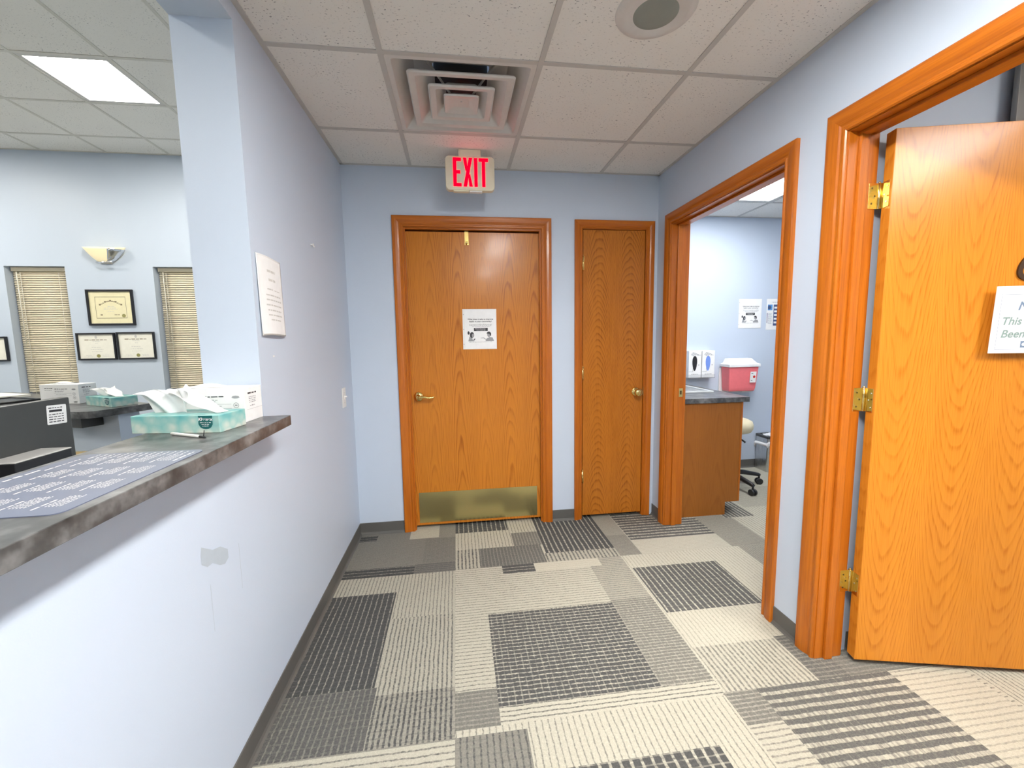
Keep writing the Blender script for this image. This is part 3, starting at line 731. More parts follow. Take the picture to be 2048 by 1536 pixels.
mb.build('vent_plate', 'white_metal', df, solid=.0015)
for sx in (-1, 1):
    for sy in (-1, 1):
        MB().tube([(sx * .05, sy * .05, .004), (sx * .13, sy * .13, .07), (sx * .16, sy * .16, .085)], .005, 8).build('vent_bracket', 'grid_metal', df)
spk = thing('ceiling_speaker', (1.406, 1.492, H), 'round grey ceiling speaker in a white ring', 'speaker')
MB().lathe([(.098, -.010), (.104, -.013), (.118, -.011), (.131, -.006), (.136, 0), (.136, .006), (.098, .006)], 48).build('speaker_ring', 'white_metal', spk)
MB().lathe([(0, -.0115), (.06, -.011), (.099, -.0085), (.099, .002)], 48).build('speaker_grille', 'speaker_grey', spk)

ex = thing('exit_sign', (.806, 2.64, 2.203), 'lit red EXIT sign in a beige housing over the oak door', 'exit sign')
def rrect(x0, z0, x1, z1, r, n=6):
    p = []
    for cx_, cz_, a0 in ((x1 - r, z1 - r, 0), (x0 + r, z1 - r, 90), (x0 + r, z0 + r, 180), (x1 - r, z0 + r, 270)):
        p += [(cx_ + r * math.cos(R(a0 + 90 * k / n)), cz_ + r * math.sin(R(a0 + 90 * k / n))) for k in range(n + 1)]
    return p
pl = (V(0, -.022, 0), V(1, 0, 0), V(0, 0, 1))
MB().flat((V(0, .022, 0), V(1, 0, 0), V(0, 0, 1)), rrect(-.145, 0, .145, .193, .024), 0, 0, .044).build('sign_housing', 'cream_plastic', ex, .004)
MB().box((-.066, -.024, .190), (.066, .024, H - 2.203)).build('sign_canopy', 'cream_plastic', ex, .006)
mb = MB()
mb.box((-.10, -.016, -.006), (-.01, .016, .002)); mb.box((-.005, -.014, -.007), (.07, .014, .002), 1)
mb.build('battery_tray', ['cream_plastic', 'white_plastic'], ex)
lt = MB()
def stroke(poly): lt.flat(pl, poly, 0, .0004, .002)
zb, zt = .020, .182
for a in (-.1, ):
    stroke([(-.100, zb), (-.080, zb), (-.080, zt), (-.100, zt)])
    for z in (zb, (zb + zt) / 2 - .009, zt - .020): stroke([(-.080, z), (-.052 - (.006 if abs(z - zb) > .05 and z < .12 else 0), z), (-.052 - (.006 if abs(z - zb) > .05 and z < .12 else 0), z + .019), (-.080, z + .019)])
stroke([(-.041, zb), (-.021, zb), (.014, zt), (-.006, zt)]); stroke([(-.006, zb), (.014, zb), (-.001, (zb + zt) / 2 - .008), (-.011, (zb + zt) / 2 - .022)])
stroke([(-.041, zt), (-.021, zt), (-.015, (zb + zt) / 2 + .022), (-.026, (zb + zt) / 2 + .004)])
stroke([(.024, zb), (.043, zb), (.043, zt), (.024, zt)])
stroke([(.070, zb), (.089, zb), (.089, zt - .019), (.070, zt - .019)]); stroke([(.052, zt - .019), (.107, zt - .019), (.107, zt), (.052, zt)])
lt.build('exit_letters', 'exit_red', ex)

# ------------------------------------------------------------------ paper on the walls and doors
def people_poster(name, loc, rz, label, w_=.216, h_=.273, ink='ink', grey='grey_ink'):
    """sheet in a punched sleeve: heading, box and two heads in talk"""
    t = thing(name, loc, label, 'poster', rz=rz)
    pl = (V(0, -.002, 0), V(1, 0, 0), V(0, 0, 1))
    sv = MB().rect(pl, -.014, 0, w_ + .003, h_ + .002, 0, -.0008, .0006)
    for z in (.035, h_ / 2, h_ - .035): sv.flat(pl, [(-.008 + .0028 * math.cos(k * PI / 5), z + .0028 * math.sin(k * PI / 5)) for k in range(10)], 1, 0.0)
    sv.build('sleeve', ['white_plastic', 'grey_ink'], t)
    MB().rect(pl, 0, .004, w_, h_, 0, .0002, .0006).build('paper_sheet', 'paper', t)
    p = MB(); c = w_ / 2; L = .0012
    p.text(pl, 'What does it take to improve', .0145, c, h_ * .735, 0, L, 'CENTER', .12, .0003).text(pl, 'health in your community?', .0145, c, h_ * .68, 0, L, 'CENTER', .12, .0003)
    p.words(pl, .03, w_ - .022, h_ * .62, .0035, 1, L).words(pl, .03, w_ - .022, h_ * .59, .0035, 1, L).words(pl, .05, w_ - .035, h_ * .56, .0035, 1, L)
    p.rect(pl, .062, h_ * .455, .158, h_ * .535, 0, L).words(pl, .07, .15, h_ * .505, .003, 2, L + .0004).words(pl, .08, .145, h_ * .475, .003, 2, L + .0004)
    p.build('printed_text', [ink, grey, 'paper'], t)
    g = MB(); E = lambda cx, cz, a, b, n=14: [(cx + a * math.cos(2 * PI * k / n), cz + b * math.sin(2 * PI * k / n)) for k in range(n)]
    g.flat(pl, [(.022, .055), (.030, .085), (.040, .092), (.048, .085), (.052, .066), (.066, .06), (.064, .055)], 1, L)
    g.flat(pl, E(.048, .098, .015, .020), 0, L + .0003).flat(pl, E(.025, .112, .0075, .012), 0, L + .0003).flat(pl, E(.055, .094, .008, .013), 1, L + .0006)
    g.flat(pl, [(.057, .066), (.066, .063), (.072, .073), (.062, .072)], 0, L + .0003)
    g.flat(pl, [(.140, .055), (.148, .072), (.168, .082), (.190, .080), (.200, .055)], 1, L)
    g.flat(pl, E(.165, .100, .012, .018), 1, L + .0003).flat(pl, [(.148, .108), (.158, .120), (.170, .120), (.180, .110), (.180, .095), (.174, .088), (.170, .104), (.158, .106)], 0, L + .0006)
    g.flat(pl, [(.108, .078), (.128, .080), (.148, .066), (.146, .062), (.127, .075), (.108, .075)], 1, L + .0003)
    g.words(pl, .028, w_ - .02, .048, .003, 1, L)
    g.build('talking_heads', [ink, grey], t)
    return t
people_poster('notice_poster', (.757, YB + .0335, 1.2535), 0, 'white talking-heads poster in a sleeve on the exit door')
people_poster('notice_poster', (3.440, YE - .0006, 1.388), 0, 'white talking-heads poster on the exam room wall', .225, .28)
# blue and white instruction sheet beside it
hp = thing('instruction_poster', (3.722, YE - .001, 1.37), 'blue and white instruction poster cut off by the doorway', 'poster')
pl = (V(0, -.001, 0), V(1, 0, 0), V(0, 0, 1))
MB().rect(pl, 0, 0, .24, .30, 0, 0, .0008).build('paper_sheet', 'paper', hp)
mb = MB(); L = .0012
mb.rect(pl, .012, .19, .062, .245, 2, L).flat(pl, [(.030 + .018 * math.cos(k), .218 + .02 * math.sin(k)) for k in [q * PI / 6 for q in range(12)]], 1, L + .0003)
mb.rect(pl, .075, .04, .228, .245, 1, L)
for k in range(5): mb.rect(pl, .082, .062 + k * .036, .22, .08 + k * .036, 3, L + .0004)
for k in range(11): mb.words(pl, .020, .062, .06 + k * .010, .0032, 1, L)
mb.rect(pl, .006, .065, .013, .165, 1, L).words(pl, .06, .2, .265, .006, 1, L)
mb.build('printed_panels', ['ink', 'navy', 'sky_blue', 'paper'], hp)
# faded letter in a sleeve on the reception wall: local x = +Y
ln_ = thing('wall_notice', (.0, 1.628, 1.349), 'sleeved white notice taped to the reception wall end', 'notice', rz=R(90))
mb = MB()
def bow(u, v): return V(u * .207, -.003 - .008 * math.sin(PI * u) * (1 - .6 * v) - .004 * (1 - v), v * .292 + .002 * math.sin(u * 5))
MB().grid(bow, 10, 10).build('sleeve', 'white_plastic', ln_, solid=.0006)
def bow2(u, v): return bow(.03 + .94 * u, .02 + .96 * v) + V(0, -.0008, 0)
MB().grid(bow2, 10, 10).build('paper_sheet', 'paper', ln_)
mb = MB(); rn = random.Random(5)
def strip(u0, u1, v, hv, mi):
    x = u0
    while x < u1 - .01:
        w_ = min(.05 + rn.random() * .12, u1 - x); mb.quad(*[bow(a, b) + V(0, -.0018, 0) for a, b in ((x, v), (x + w_, v), (x + w_, v + hv), (x, v + hv))], mi); x += w_ + .02
for v, a, b, hv in ((.80, .33, .66, .03), (.69, .36, .64, .03), (.575, .28, .5, .018), (.575, .55, .8, .012), (.50, .22, .82, .018), (.44, .22, .84, .018), (.375, .2, .85, .018), (.31, .24, .8, .018), (.25, .24, .82, .016), (.19, .32, .74, .016)): strip(a, b, v, hv, 0)
mb.build('printed_text', 'faint_ink', ln_)
# switch, anchor
sw = thing('light_switch', (0, 2.672, .979), 'white toggle light switch on the reception wall', 'light switch', rz=R(90))
MB().box((-.036, -.006, -.061), (.036, 0, .061)).build('switch_plate', 'white_plastic', sw, .003)
MB().box((-.005, -.010, -.012), (.005, -.005, .012)).box((-.0035, -.022, .002), (.0035, -.008, .010)).build('switch_toggle', 'white_plastic', sw, .001)
for z in (-.03, .03): MB().tube([(0, -.006, z), (0, -.0075, z)], .0035, 10).build('plate_screw', 'white_metal', sw)
an = MB().tube([(0, 2.238, 1.797), (.012, 2.238, 1.797)], .004, 10).tube([(.012, 2.238, 1.797), (.014, 2.238, 1.797)], .0065, 10).tube([(.012, 2.238, 1.795), (.016, 2.242, 1.786)], .003, 8).build('wall_anchor', 'white_plastic')
tag(an, 'small white wall anchor left alone on the reception wall', 'wall anchor')

# ------------------------------------------------------------------ reception counter and what lies on it
CT = 1.062
poly = [(-.225, -2.2), (.095, -2.2), (.095, 1.592), (-.0, 1.592), (-.0, 1.5995), (-.19, 1.5995), (-.225, 1.5995)]
o = MB().prism(poly, CT - .0355, CT).build('countertop', 'laminate', None, .0015); tag(o, 'slate grey laminate reception counter ledge along the hall', 'counter')
# printed desk mat
mt_ = MB(); x0, x1, y0, y1 = -.205, .070, .72, 1.115
pts = rrect(x0, y0, x1, y1, .02, 5)
dm = thing('counter_mat', (0, 0, CT), 'slate blue printed vinyl mat lying on the reception counter', 'counter mat')
MB().prism(pts, 0, .0015).build('mat_sheet', 'mat_navy', dm)
pl = (V(0, 0, .0015), V(0, 1, 0), V(-1, 0, 0))          # reads from the hall: right = +Y, up = -X
mb = MB(); rn = random.Random(11)
mb.words(pl, y0 + .03, y1 - .10, -x0 - .022, .008, 0, .0003, rnd=rn)
mb.words(pl, y1 - .13, y1 - .04, -x0 - .034, .004, 0, .0003, rnd=rn)
for r_ in range(4):
    for c_ in range(4):
        u = y0 + .025 + c_ * .088; v = -x0 - .062 - r_ * .052
        mb.words(pl, u, u + .05, v, .004, 0, .0003, rnd=rn)
        for k in range(5): mb.words(pl, u + .012, u + .066, v - .008 - k * .0055, .0022, 0, .0003, rnd=rn, wl=2.4)
for k in range(14):
    mb.words(pl, y1 - .045, y1 - .008, -x1 + .03 + k * .015, .0035, 0, .0003, rnd=rn)
mb.words(pl, y1 - .1, y1 - .02, -x1 + .012, .006, 0, .0003, rnd=rn)
mb.build('printed_text', 'paper', dm)

def tissue_box(loc, rz, label, near):
    t = thing('tissue_box', loc, label, 'tissue box', 'teal tissue boxes', rz)
    Lx, Ly, Lz = .262, .122, .052
    MB().box((0, 0, 0), (Lx, Ly, Lz)).build('carton', 'teal_print', t, .0015)
    p = (V(0, -.0006, 0), V(1, 0, 0), V(0, 0, 1)); b = MB()
    sh = [(-.021, .0515), (-.021, .026), (-.016, .017), (-.008, .0125), (0, .0115), (.008, .0125), (.016, .017), (.021, .026), (.021, .0515)]
    b.flat(p, [(.222 + a, z) for a, z in sh], 0, 0).text(p, 'Kleenex', .0125, .222, .037, 1, .0005, 'CENTER', .15, .0004)
    b.words(p, .206, .240, .030, .002, 1, .0005).words(p, .210, .236, .025, .002, 1, .0005).words(p, .212, .234, .020, .002, 1, .0005)
    b.build('badge', ['badge_green', 'paper'], t)
    o_ = [(Lx / 2 + .085 * math.cos(a), Ly / 2 + .020 * math.sin(a)) for a in [k * PI / 12 for k in range(24)]]
    MB().prism(o_, Lz - .001, Lz + .0006).build('opening_film', 'clear', t)
    ti = MB(); rn = random.Random(4 if near else 9)
    S = 1.0 if near else .62
    def sheet(u, v):
        # upright crumpled sheet, flaring and folding over to the left at its top
        x = Lx / 2 - .055 + (u - .5) * (.10 + .10 * v) - .020 * v - .03 * max(0, v - .7) * (1 - u)
        y = Ly / 2 + .022 * math.sin(u * 10 + 1.4 * v) * (.4 + v) + .012 * math.sin(u * 23 + v * 5) * v - .01 * v
        z = Lz - .004 + S * (.088 * v * (1 - .22 * abs(u - .35)) - .022 * max(0, v - .75) / .25 * (1 - u) + .004 * math.sin(u * 17) * v)
        return V(x, y, z)
    ti.grid(sheet, 44, 18)
    def fall(u, v):
        # loose flap sliding down to the right over the carton
        x = Lx / 2 - .045 + .148 * u + .012 * v
        y = Ly / 2 - .030 + .065 * v * (1 - .35 * u) + .006 * math.sin(u * 9 + v * 3)
        z = Lz + .002 + S * (.078 * (1 - u) ** 1.25 * (1 - .18 * (1 - v)) + .008 * math.sin(v * PI * 2.0 + .8) * (1 - u))
        return V(x, y, max(z, Lz + .0015))
    ti.grid(fall, 26, 18)
    ti.build('tissue', 'tissue_white', t, sub=1)
    return t
tissue_box((-.262, 1.357, CT), R(-8.0), 'teal tissue box on the hall counter beside the mask box', True)
def mask_box(loc, rz, label):
    t = thing('mask_box', loc, label, 'box', 'white supply cartons', rz)
    Lx, Ly, Lz = .23, .108, .114
    MB().box((0, 0, 0), (Lx, Ly, Lz)).build('carton', 'paper', t, .001)
    f = MB()
    def lidtop(u, v): return V(.03 + u * .12, .03 + v * .05, Lz + .001 + .012 * math.sin(PI * u) * math.sin(PI * v))
    f.grid(lidtop, 10, 6); f.build('flap', 'paper', t, solid=.0008)
    p = (V(0, -.0005, 0), V(1, 0, 0), V(0, 0, 1)); q = (V(Lx + .0005, 0, 0), V(0, 1, 0), V(0, 0, 1)); b = MB(); rn = random.Random(8)
    b.words(p, .09, .17, .086, .0042, 0, .0002, rnd=rn).words(p, .09, .15, .075, .003, 1, .0002, rnd=rn).words(p, .09, .145, .070, .003, 1, .0002, rnd=rn)
    for z in (.062, .048): b.rect(p, .085, z, .188, z + .0007, 1, .0002)
    b.words(p, .095, .16, .055, .0025, 1, .0002, rnd=rn)
    b.words(p, .03, .08, .09, .004, 0, .0002, rnd=rn).words(p, .03, .075, .08, .003, 1, .0002, rnd=rn)
    for z in (.058, .036):
        ring = [(.203 + .009 * math.cos(k * PI / 8), z + .009 * math.sin(k * PI / 8)) for k in range(16)]; inn = [(.203 + .0075 * math.cos(k * PI / 8), z + .0075 * math.sin(k * PI / 8)) for k in range(16)]
        for k in range(16): b.flat(p, [ring[k], ring[(k + 1) % 16], inn[(k + 1) % 16], inn[k]], 1, .0002)
        b.rect(p, .199, z - .002, .207, z + .002, 1, .0002)
    b.flat(p, [(.19, .084), (.194, .089), (.203, .09), (.212, .089), (.216, .084), (.208, .081), (.198, .081)], 1, .0002)
    for k in range(14): b.rect(p, .195 + k * .0016, .006, .195 + k * .0016 + (.0009 if k % 3 else .0004), .015, 0, .0002)
    b.words(q, .02, .075, .092, .006, 0, .0002, rnd=rn)
    for k in range(4): b.words(q, .025, .07, .08 - k * .006, .003, 1, .0002, rnd=rn)
    b.words(q, .03, .06, .05, .004, 1, .0002, rnd=rn).rect(q, .01, .040, Ly - .002, .0407, 1, .0002)
    b.build('printed_text', ['ink', 'grey_ink'], t)
    return t
mask_box((-.232, 1.492, CT), R(-3.5), 'white supply carton against the wall end behind the tissue box')
pn = thing('pen', (-.132, 1.318, CT + .0045), 'pale silver pen with a black tip lying before the tissue box', 'pen', rz=math.atan2(-.079, .145))
MB().tube([(0, 0, 0), (.006, 0, 0), (.11, 0, 0), (.125, 0, 0)], [.003, .0042, .0042, .0038], 12).build('pen_barrel', 'white_plastic', pn)
MB().tube([(.125, 0, 0), (.142, 0, -.001), (.150, 0, -.002)], [.0042, .003, .001], 12).tube([(.140, 0, 0), (.142, .002, .018)], .0012, 6).build('pen_tip', 'black_plastic', pn)

# ------------------------------------------------------------------ the office behind the counter
def desk_top():
    t = thing('office_desk', (-.55, .8, ZF), 'dark office desk hidden behind the reception counter', 'desk')
    MB().prism([(-1.05, -1.6), (.355, -1.6), (.355, 1.36), (-1.05, 1.36)], .735, .765).build('desktop', 'laminate', t, .002)
    for x in (-1.0, .30): MB().box((x, -1.55, 0), (x + .03, 1.3, .735)).build('desk_panel', 'charcoal_plastic', t)
desk_top()
DT = .765 + ZF
mo = thing('monitor', (-.60, 1.585, DT), 'large dark grey screen seen from behind over the counter', 'monitor', rz=R(90))
# local x = +Y, so the panel runs to negative x; local y = -X, its back looks at the hall (-y)
Lz = 1.153 - DT
MB().box((-.72, 0, .012), (0, .026, Lz)).build('screen_back', 'charcoal_plastic', mo, .004)
MB().box((-.715, .026, .02), (-.005, .032, Lz - .006)).build('screen_bezel', 'black_plastic', mo, .002)
mb = MB().box((-.292, -.085, .03), (-.118, -.0, 1.003 - DT)).box((-.292, -.086, 1.003 - DT), (-.118, -.0, 1.007 - DT), 1)
mb.build('rear_housing', ['black_plastic', 'white_metal'], mo, .005)
MB().box((-.46, -.10, 0), (-.26, .12, .014)).box((-.40, -.03, .012), (-.32, .002, .20)).build('screen_stand', 'black_plastic', mo, .003)
pl = (V(-.018, -.0006, Lz - .024), V(1, 0, -.06).normalized(), V(.06, 0, 1).normalized())
ls = MB().flat(pl, rrect(-.066, -.060, .002, .002, .004), 0, 0)
ls.rect(pl, -.058, -.020, -.014, -.013, 1, .0004).words(pl, -.060, -.01, -.008, .003, 1, .0004)
for k in range(4): ls.words(pl, -.060, -.006, -.029 - k * .008, .0035, 1, .0004)
ls.build('asset_label', ['paper', 'ink'], mo)
# angled desk further back
FC = .98
A, B, C, D_, E_ = V(-1.077, 2.682), V(-1.195, 2.408), V(-1.33, 2.445), V(-2.85, 3.16), V(-2.62, 3.60)
corner = [B + (A - B) * .10, B + (A - B) * .03 + (C - B) * .12, B + (C - B) * .5, C]
poly = [A, A + (A - B).normalized() * .004] + [E_, D_] + corner[::-1]
rd = thing('reception_desk', (0, 0, ZF), 'slate topped angled counter at the back of the office', 'desk')
MB().prism([(p.x, p.y) for p in poly], FC - .037 - ZF, FC - ZF).build('desk_top', 'laminate', rd, .0015)
u_ = (A - B).normalized(); l_ = V(-u_.y, u_.x)
ins = [A + l_ * .05 - u_ * .035, A + l_ * .95 - u_ * .035, A + l_ * .95 - u_ * .14, A + l_ * .05 - u_ * .14]
MB().prism([(p.x, p.y) for p in ins], 0, FC - .037 - ZF).build('desk_wall', 'wall', rd)
q0 = A + l_ * .17 - u_ * .141
MB().prism([(p.x, p.y) for p in (q0, q0 + l_ * .2, q0 + l_ * .2 - u_ * .10, q0 - u_ * .10)], FC - .105 - ZF, FC - .0375 - ZF).build('keyboard_bracket', 'charcoal_plastic', rd, .002)
fo = MB().prism([(-1.60, 2.38), (-1.23, 2.36), (-1.22, 2.49), (-1.58, 2.50)], DT + .001, DT + .006).build('file_folder', 'manila'); tag(fo, 'manila folder lying under the far counter beside the screen', 'folder')
ft = thing('side_table', (-1.4, 2.35, ZF), 'low dark return desk under the manila folder', 'desk')
MB().box((-.45, -.16, .735), (.42, .16, .765)).build('desktop', 'laminate', ft, .002)
for x in (-.42, .36): MB().box((x, -.14, 0), (x + .03, .14, .735)).build('desk_panel', 'charcoal_plastic', ft)
tb = tissue_box((-1.418, 2.688, FC), R(-30.5), 'small looking teal tissue box on the far angled counter', False)
mask_box((-1.742, 2.80, FC), R(-8), 'white supply carton on the far angled counter below the blind')
tr = thing('paper_tray', (-2.10, 2.95, FC), 'black flat tray on the far counter at the left edge', 'tray', rz=R(-25))
mb = MB(); mb.box((-.16, -.12, 0), (.16, .12, .006))
mb.tube([(-.16, -.12, .009), (.16, -.12, .009), (.16, .12, .009), (-.16, .12, .009), (-.16, -.12, .009)], .005, 8)
mb.build('tray_base', 'black_plastic', tr)
pp = MB().prism([(-2.60, 3.24), (-2.30, 3.10), (-2.20, 3.26), (-2.50, 3.40)], FC, FC + .014).build('paper_stack', 'ivory_paper'); tag(pp, 'loose cream papers on the far counter under the left blind', 'papers')

# windows and blinds
def window(n, W, label, bl_label):
    x0, x1, z0, z1 = W
    t = thing('window_%d' % n, ((x0 + x1) / 2, YO + .16, z0), label, 'window', kind='structure'); w_ = (x1 - x0) / 2; h_ = z1 - z0
    f = MB().box((-w_, -.05, 0), (-w_ + .04, 0, h_)).box((w_ - .04, -.05, 0), (w_, 0, h_)).box((-w_ + .04, -.05, 0), (w_ - .04, 0, .04)).box((-w_ + .04, -.05, h_ - .04), (w_ - .04, 0, h_))
    f.build('window_frame', 'white_metal', t); MB().box((-w_ + .04, -.03, .04), (w_ - .04, -.024, h_ - .04)).build('window_pane', 'glass', t)
    b = thing('window_blind', ((x0 + x1) / 2, YO + .072, z0), bl_label, 'blind', 'cream slatted window blinds')
    g = .012; hb = w_ - g
    MB().box((-hb, -.022, h_ - .042), (hb, .018, h_ - .004)).build('head_rail', 'blind_cream', b, .002)
    s = MB(); n_ = int((h_ - .07) / .0225)
    for k in range(n_):
        z = h_ - .055 - k * .0225
        pr_ = [(-.0038, -.0104), (-.0022, .0), (.0036, .0092)]
        vs = [(sx * hb, y, z + dz) for sx in (-1, 1) for y, dz in pr_]
        s.add(vs, [(0, 1, 4, 3), (1, 2, 5, 4)], 0, True)
    s.build('slats', 'blind_cream', b, solid=.0012)
    MB().box((-hb, -.012, .004), (hb, .012, .018)).build('bottom_rail', 'blind_cream', b, .002)
    for x in (-hb * .72, hb * .62): MB().tube([(x, -.0125, .018), (x, -.0125, h_ - .05)], .0022, 6).build('lift_cord', 'cord_white', b)
    MB().tube([(-hb * .80, -.026, h_ - .05), (-hb * .78, -.028, h_ * .42)], .004, 8).build('tilt_wand', 'cord_white', b)
window(1, W1, 'narrow office window left of the framed certificates', 'cream blind left of the framed certificates')
window(2, W2, 'narrow office window beside the wall end', 'cream blind right of the certificates, partly behind the wall end')
struct(MB().box((-6.5, 7.5, -1), (3, 7.6, 4)).build('exterior_wall', 'asphalt'), 'dark exterior beyond the office windows', 'exterior')

def certificate(x0, x1, z0, z1, label, style):
    t = thing('framed_certificate', ((x0 + x1) / 2, YO, z0), label, 'framed certificate', 'framed certificates on the office wall'); w_ = (x1 - x0) / 2; h_ = z1 - z0; fw = .016 if style == 'small' else .02
    f = MB().box((-w_, -.022, 0), (-w_ + fw, -.001, h_)).box((w_ - fw, -.022, 0), (w_, -.001, h_)).box((-w_ + fw, -.022, 0), (w_ - fw, -.001, fw)).box((-w_ + fw, -.022, h_ - fw), (w_ - fw, -.001, h_))
    f.build('picture_frame', 'black_frame', t, .002)
    MB().box((-w_ + fw, -.010, fw), (w_ - fw, -.001, h_ - fw)).build('mount', 'ivory_paper' if style == 'small' else 'cream_paper', t)
    p = (V(-w_, -.0105, 0), V(1, 0, 0), V(0, 0, 1)); W_ = 2 * w_; c = MB(); rn = random.Random(2)
    if style == 'large':
        for a, b_, d, e in ((.17, .20, .83, .212), (.17, .788, .83, .80), (.17, .20, .177, .80), (.823, .20, .83, .80)): c.rect(p, a * W_, b_ * h_, d * W_, e * h_, 0, .0002)
        for k in range(13):
            u = .27 + .46 * k / 12; v = .56 + .11 * math.sin(PI * k / 12)
            c.rect(p, u * W_ - .009, v * h_, u * W_ + .008, v * h_ + (.014 if k % 3 == 0 else .007), 0, .0002)
        for v, a, b_ in ((.52, .43, .57), (.48, .36, .64), (.45, .34, .66), (.38, .42, .58)): c.words(p, a * W_, b_ * W_, v * h_, .005, 1, .0002, rnd=rn)
        c.words(p, .56 * W_, .68 * W_, .29 * h_, .006, 0, .0002, rnd=rn).words(p, .26 * W_, .31 * W_, .28 * h_, .012, 0, .0002, rnd=rn)
        sx, sz, r = .76, .27, .018
    else:
        for v, a, b_, hh_, m in ((.73, .20, .82, .008, 0), (.68, .40, .62, .005, 1), (.60, .46, .56, .005, 1), (.46, .36, .64, .006, 1), (.38, .33, .68, .005, 1), (.30, .36, .64, .004, 1), (.16, .2, .36, .004, 1), (.12, .24, .4, .004, 1), (.17, .62, .8, .004, 1), (.12, .64, .8, .004, 1)): c.words(p, a * W_, b_ * W_, v * h_, hh_, m, .0002, rnd=rn)
        c.flat(p, [(.5 * W_ + .012 * math.cos(k * PI / 5), .84 * h_ + .016 * math.sin(k * PI / 5)) for k in range(10)], 1, .0002); sx, sz, r = .52, .15, .018
    c.flat(p, [(sx * W_ + r * math.cos(k * PI / 10), sz * h_ + r * math.sin(k * PI / 10)) for k in range(20)], 2, .0002)
    c.build('certificate_print', ['brown_ink', 'faint_ink', 'gold_seal'], t)
certificate(-2.99, -2.565, 1.515, 1.875, 'cream matted certificate, the topmost of the office frames', 'large')
certificate(-3.125, -2.772, 1.165, 1.441, 'white certificate lower left of the cream matted frame', 'small')
certificate(-2.757, -2.404, 1.165, 1.446, 'white certificate lower right of the cream matted frame', 'small')
certificate(-4.20, -3.742, 1.17, 1.415, 'certificate cut off at the left edge beyond the blind', 'small')
# wall sconce
sc_ = thing('wall_sconce', (-2.775, YO, 2.13), 'pale upturned glass wall sconce above the certificates', 'wall lamp')
def shell(u, v):
    a = PI * (1 + u); r = .06 + .115 * v
    return V(r * 1.05 * math.cos(a), .0 + r * .72 * math.sin(a), .02 + .12 * v ** 1.4 + .02 * abs(math.cos(a)) ** 3 * v)
MB().grid(shell, 24, 10).build('glass_shade', 'sconce_glass', sc_, solid=.003)
MB().box((-.055, -.012, .0), (.055, 0, .12)).build('back_plate', 'white_metal', sc_, .003)
def wing(u, v):
    a = PI * (1 + .67 + .3 * u); r = .062 + .118 * v
    return V(r * 1.06 * math.cos(a), -.003 + r * .74 * math.sin(a), .018 + .115 * v ** 1.4)
MB().grid(wing, 6, 6).build('shade_clip', 'chrome', sc_, solid=.003)
mb = MB().tube([(-.06, -.045, .008), (0, -.062, .004), (.10, -.072, .010)], [.009, .011, .008], 10)
mb.build('support_bar', 'chrome', sc_)

# ------------------------------------------------------------------ exam room
cb = thing('base_cabinet', (XR + .12, 2.806, ZF), 'brown oak base cabinet just inside the exam doorway', 'cabinet')
LY = YE - 2.806; tz = .838 - ZF
mb = MB()
pl = (V(0, .018, 0), V(1, 0, 0), V(0, 0, 1))
mb.flat(pl, [(.001, 0), (.408, 0), (.408, .098), (.508, .098), (.508, tz), (.001, tz)], 0, 0, .018)
mb.build('end_panel', 'oak_cabinet', cb)
MB().box((.001, .019, .098), (.505, LY, tz)).box((.001, .019, 0), (.405, LY, .098)).build('carcass', 'oak_cabinet', cb)
MB().box((.505, .0, .098), (.522, .05, tz)).box((.505, LY - .05, .098), (.522, LY - .001, tz)).box((.505, .05, tz - .04), (.522, LY - .05, tz)).build('face_frame', 'trim_z', cb, .001)
for y0, y1 in ((.055, LY / 2 - .004), (LY / 2 + .004, LY - .055)):
    d = MB().box((.523, y0, .115), (.541, y1, tz - .045)).build('cabinet_door', 'oak_cabinet', cb, .003)
    ky = y1 - .04 if y0 < .1 else y0 + .04
    MB().tube([(.541, ky, tz - .12), (.56, ky, tz - .12), (.56, ky, tz - .20), (.541, ky, tz - .20)], .005, 8).build('door_pull', 'chrome', d)
xt = thing('exam_countertop', (XR + .12, 2.79, .838), 'slate laminate worktop over the exam room cabinet', 'countertop')
MB().box((.001, 0, 0), (.56, YE - 2.79 - .001, .036)).build('worktop', 'laminate', xt, .0015)
MB().box((.001, YE - 2.79 - .02, .036), (.555, YE - 2.79 - .001, .105)).box((.001, .02, .036), (.018, YE - 2.79 - .02, .105)).build('backsplash', 'laminate', xt, .001)
mb = MB(); x0, x1, y0, y1 = .10, .47, .30, .75
mb.box((x0, y0, .036), (x1, y0 + .02, .046)).box((x0, y1 - .02, .036), (x1, y1, .046)).box((x0, y0 + .02, .036), (x0 + .02, y1 - .02, .046)).box((x1 - .02, y0 + .02, .036), (x1, y1 - .02, .046)).box((x0 + .02, y0 + .02, .0362), (x1 - .02, y1 - .02, .0375), 1)
mb.build('sink_rim', ['sink_white', 'steel'], xt, .002)
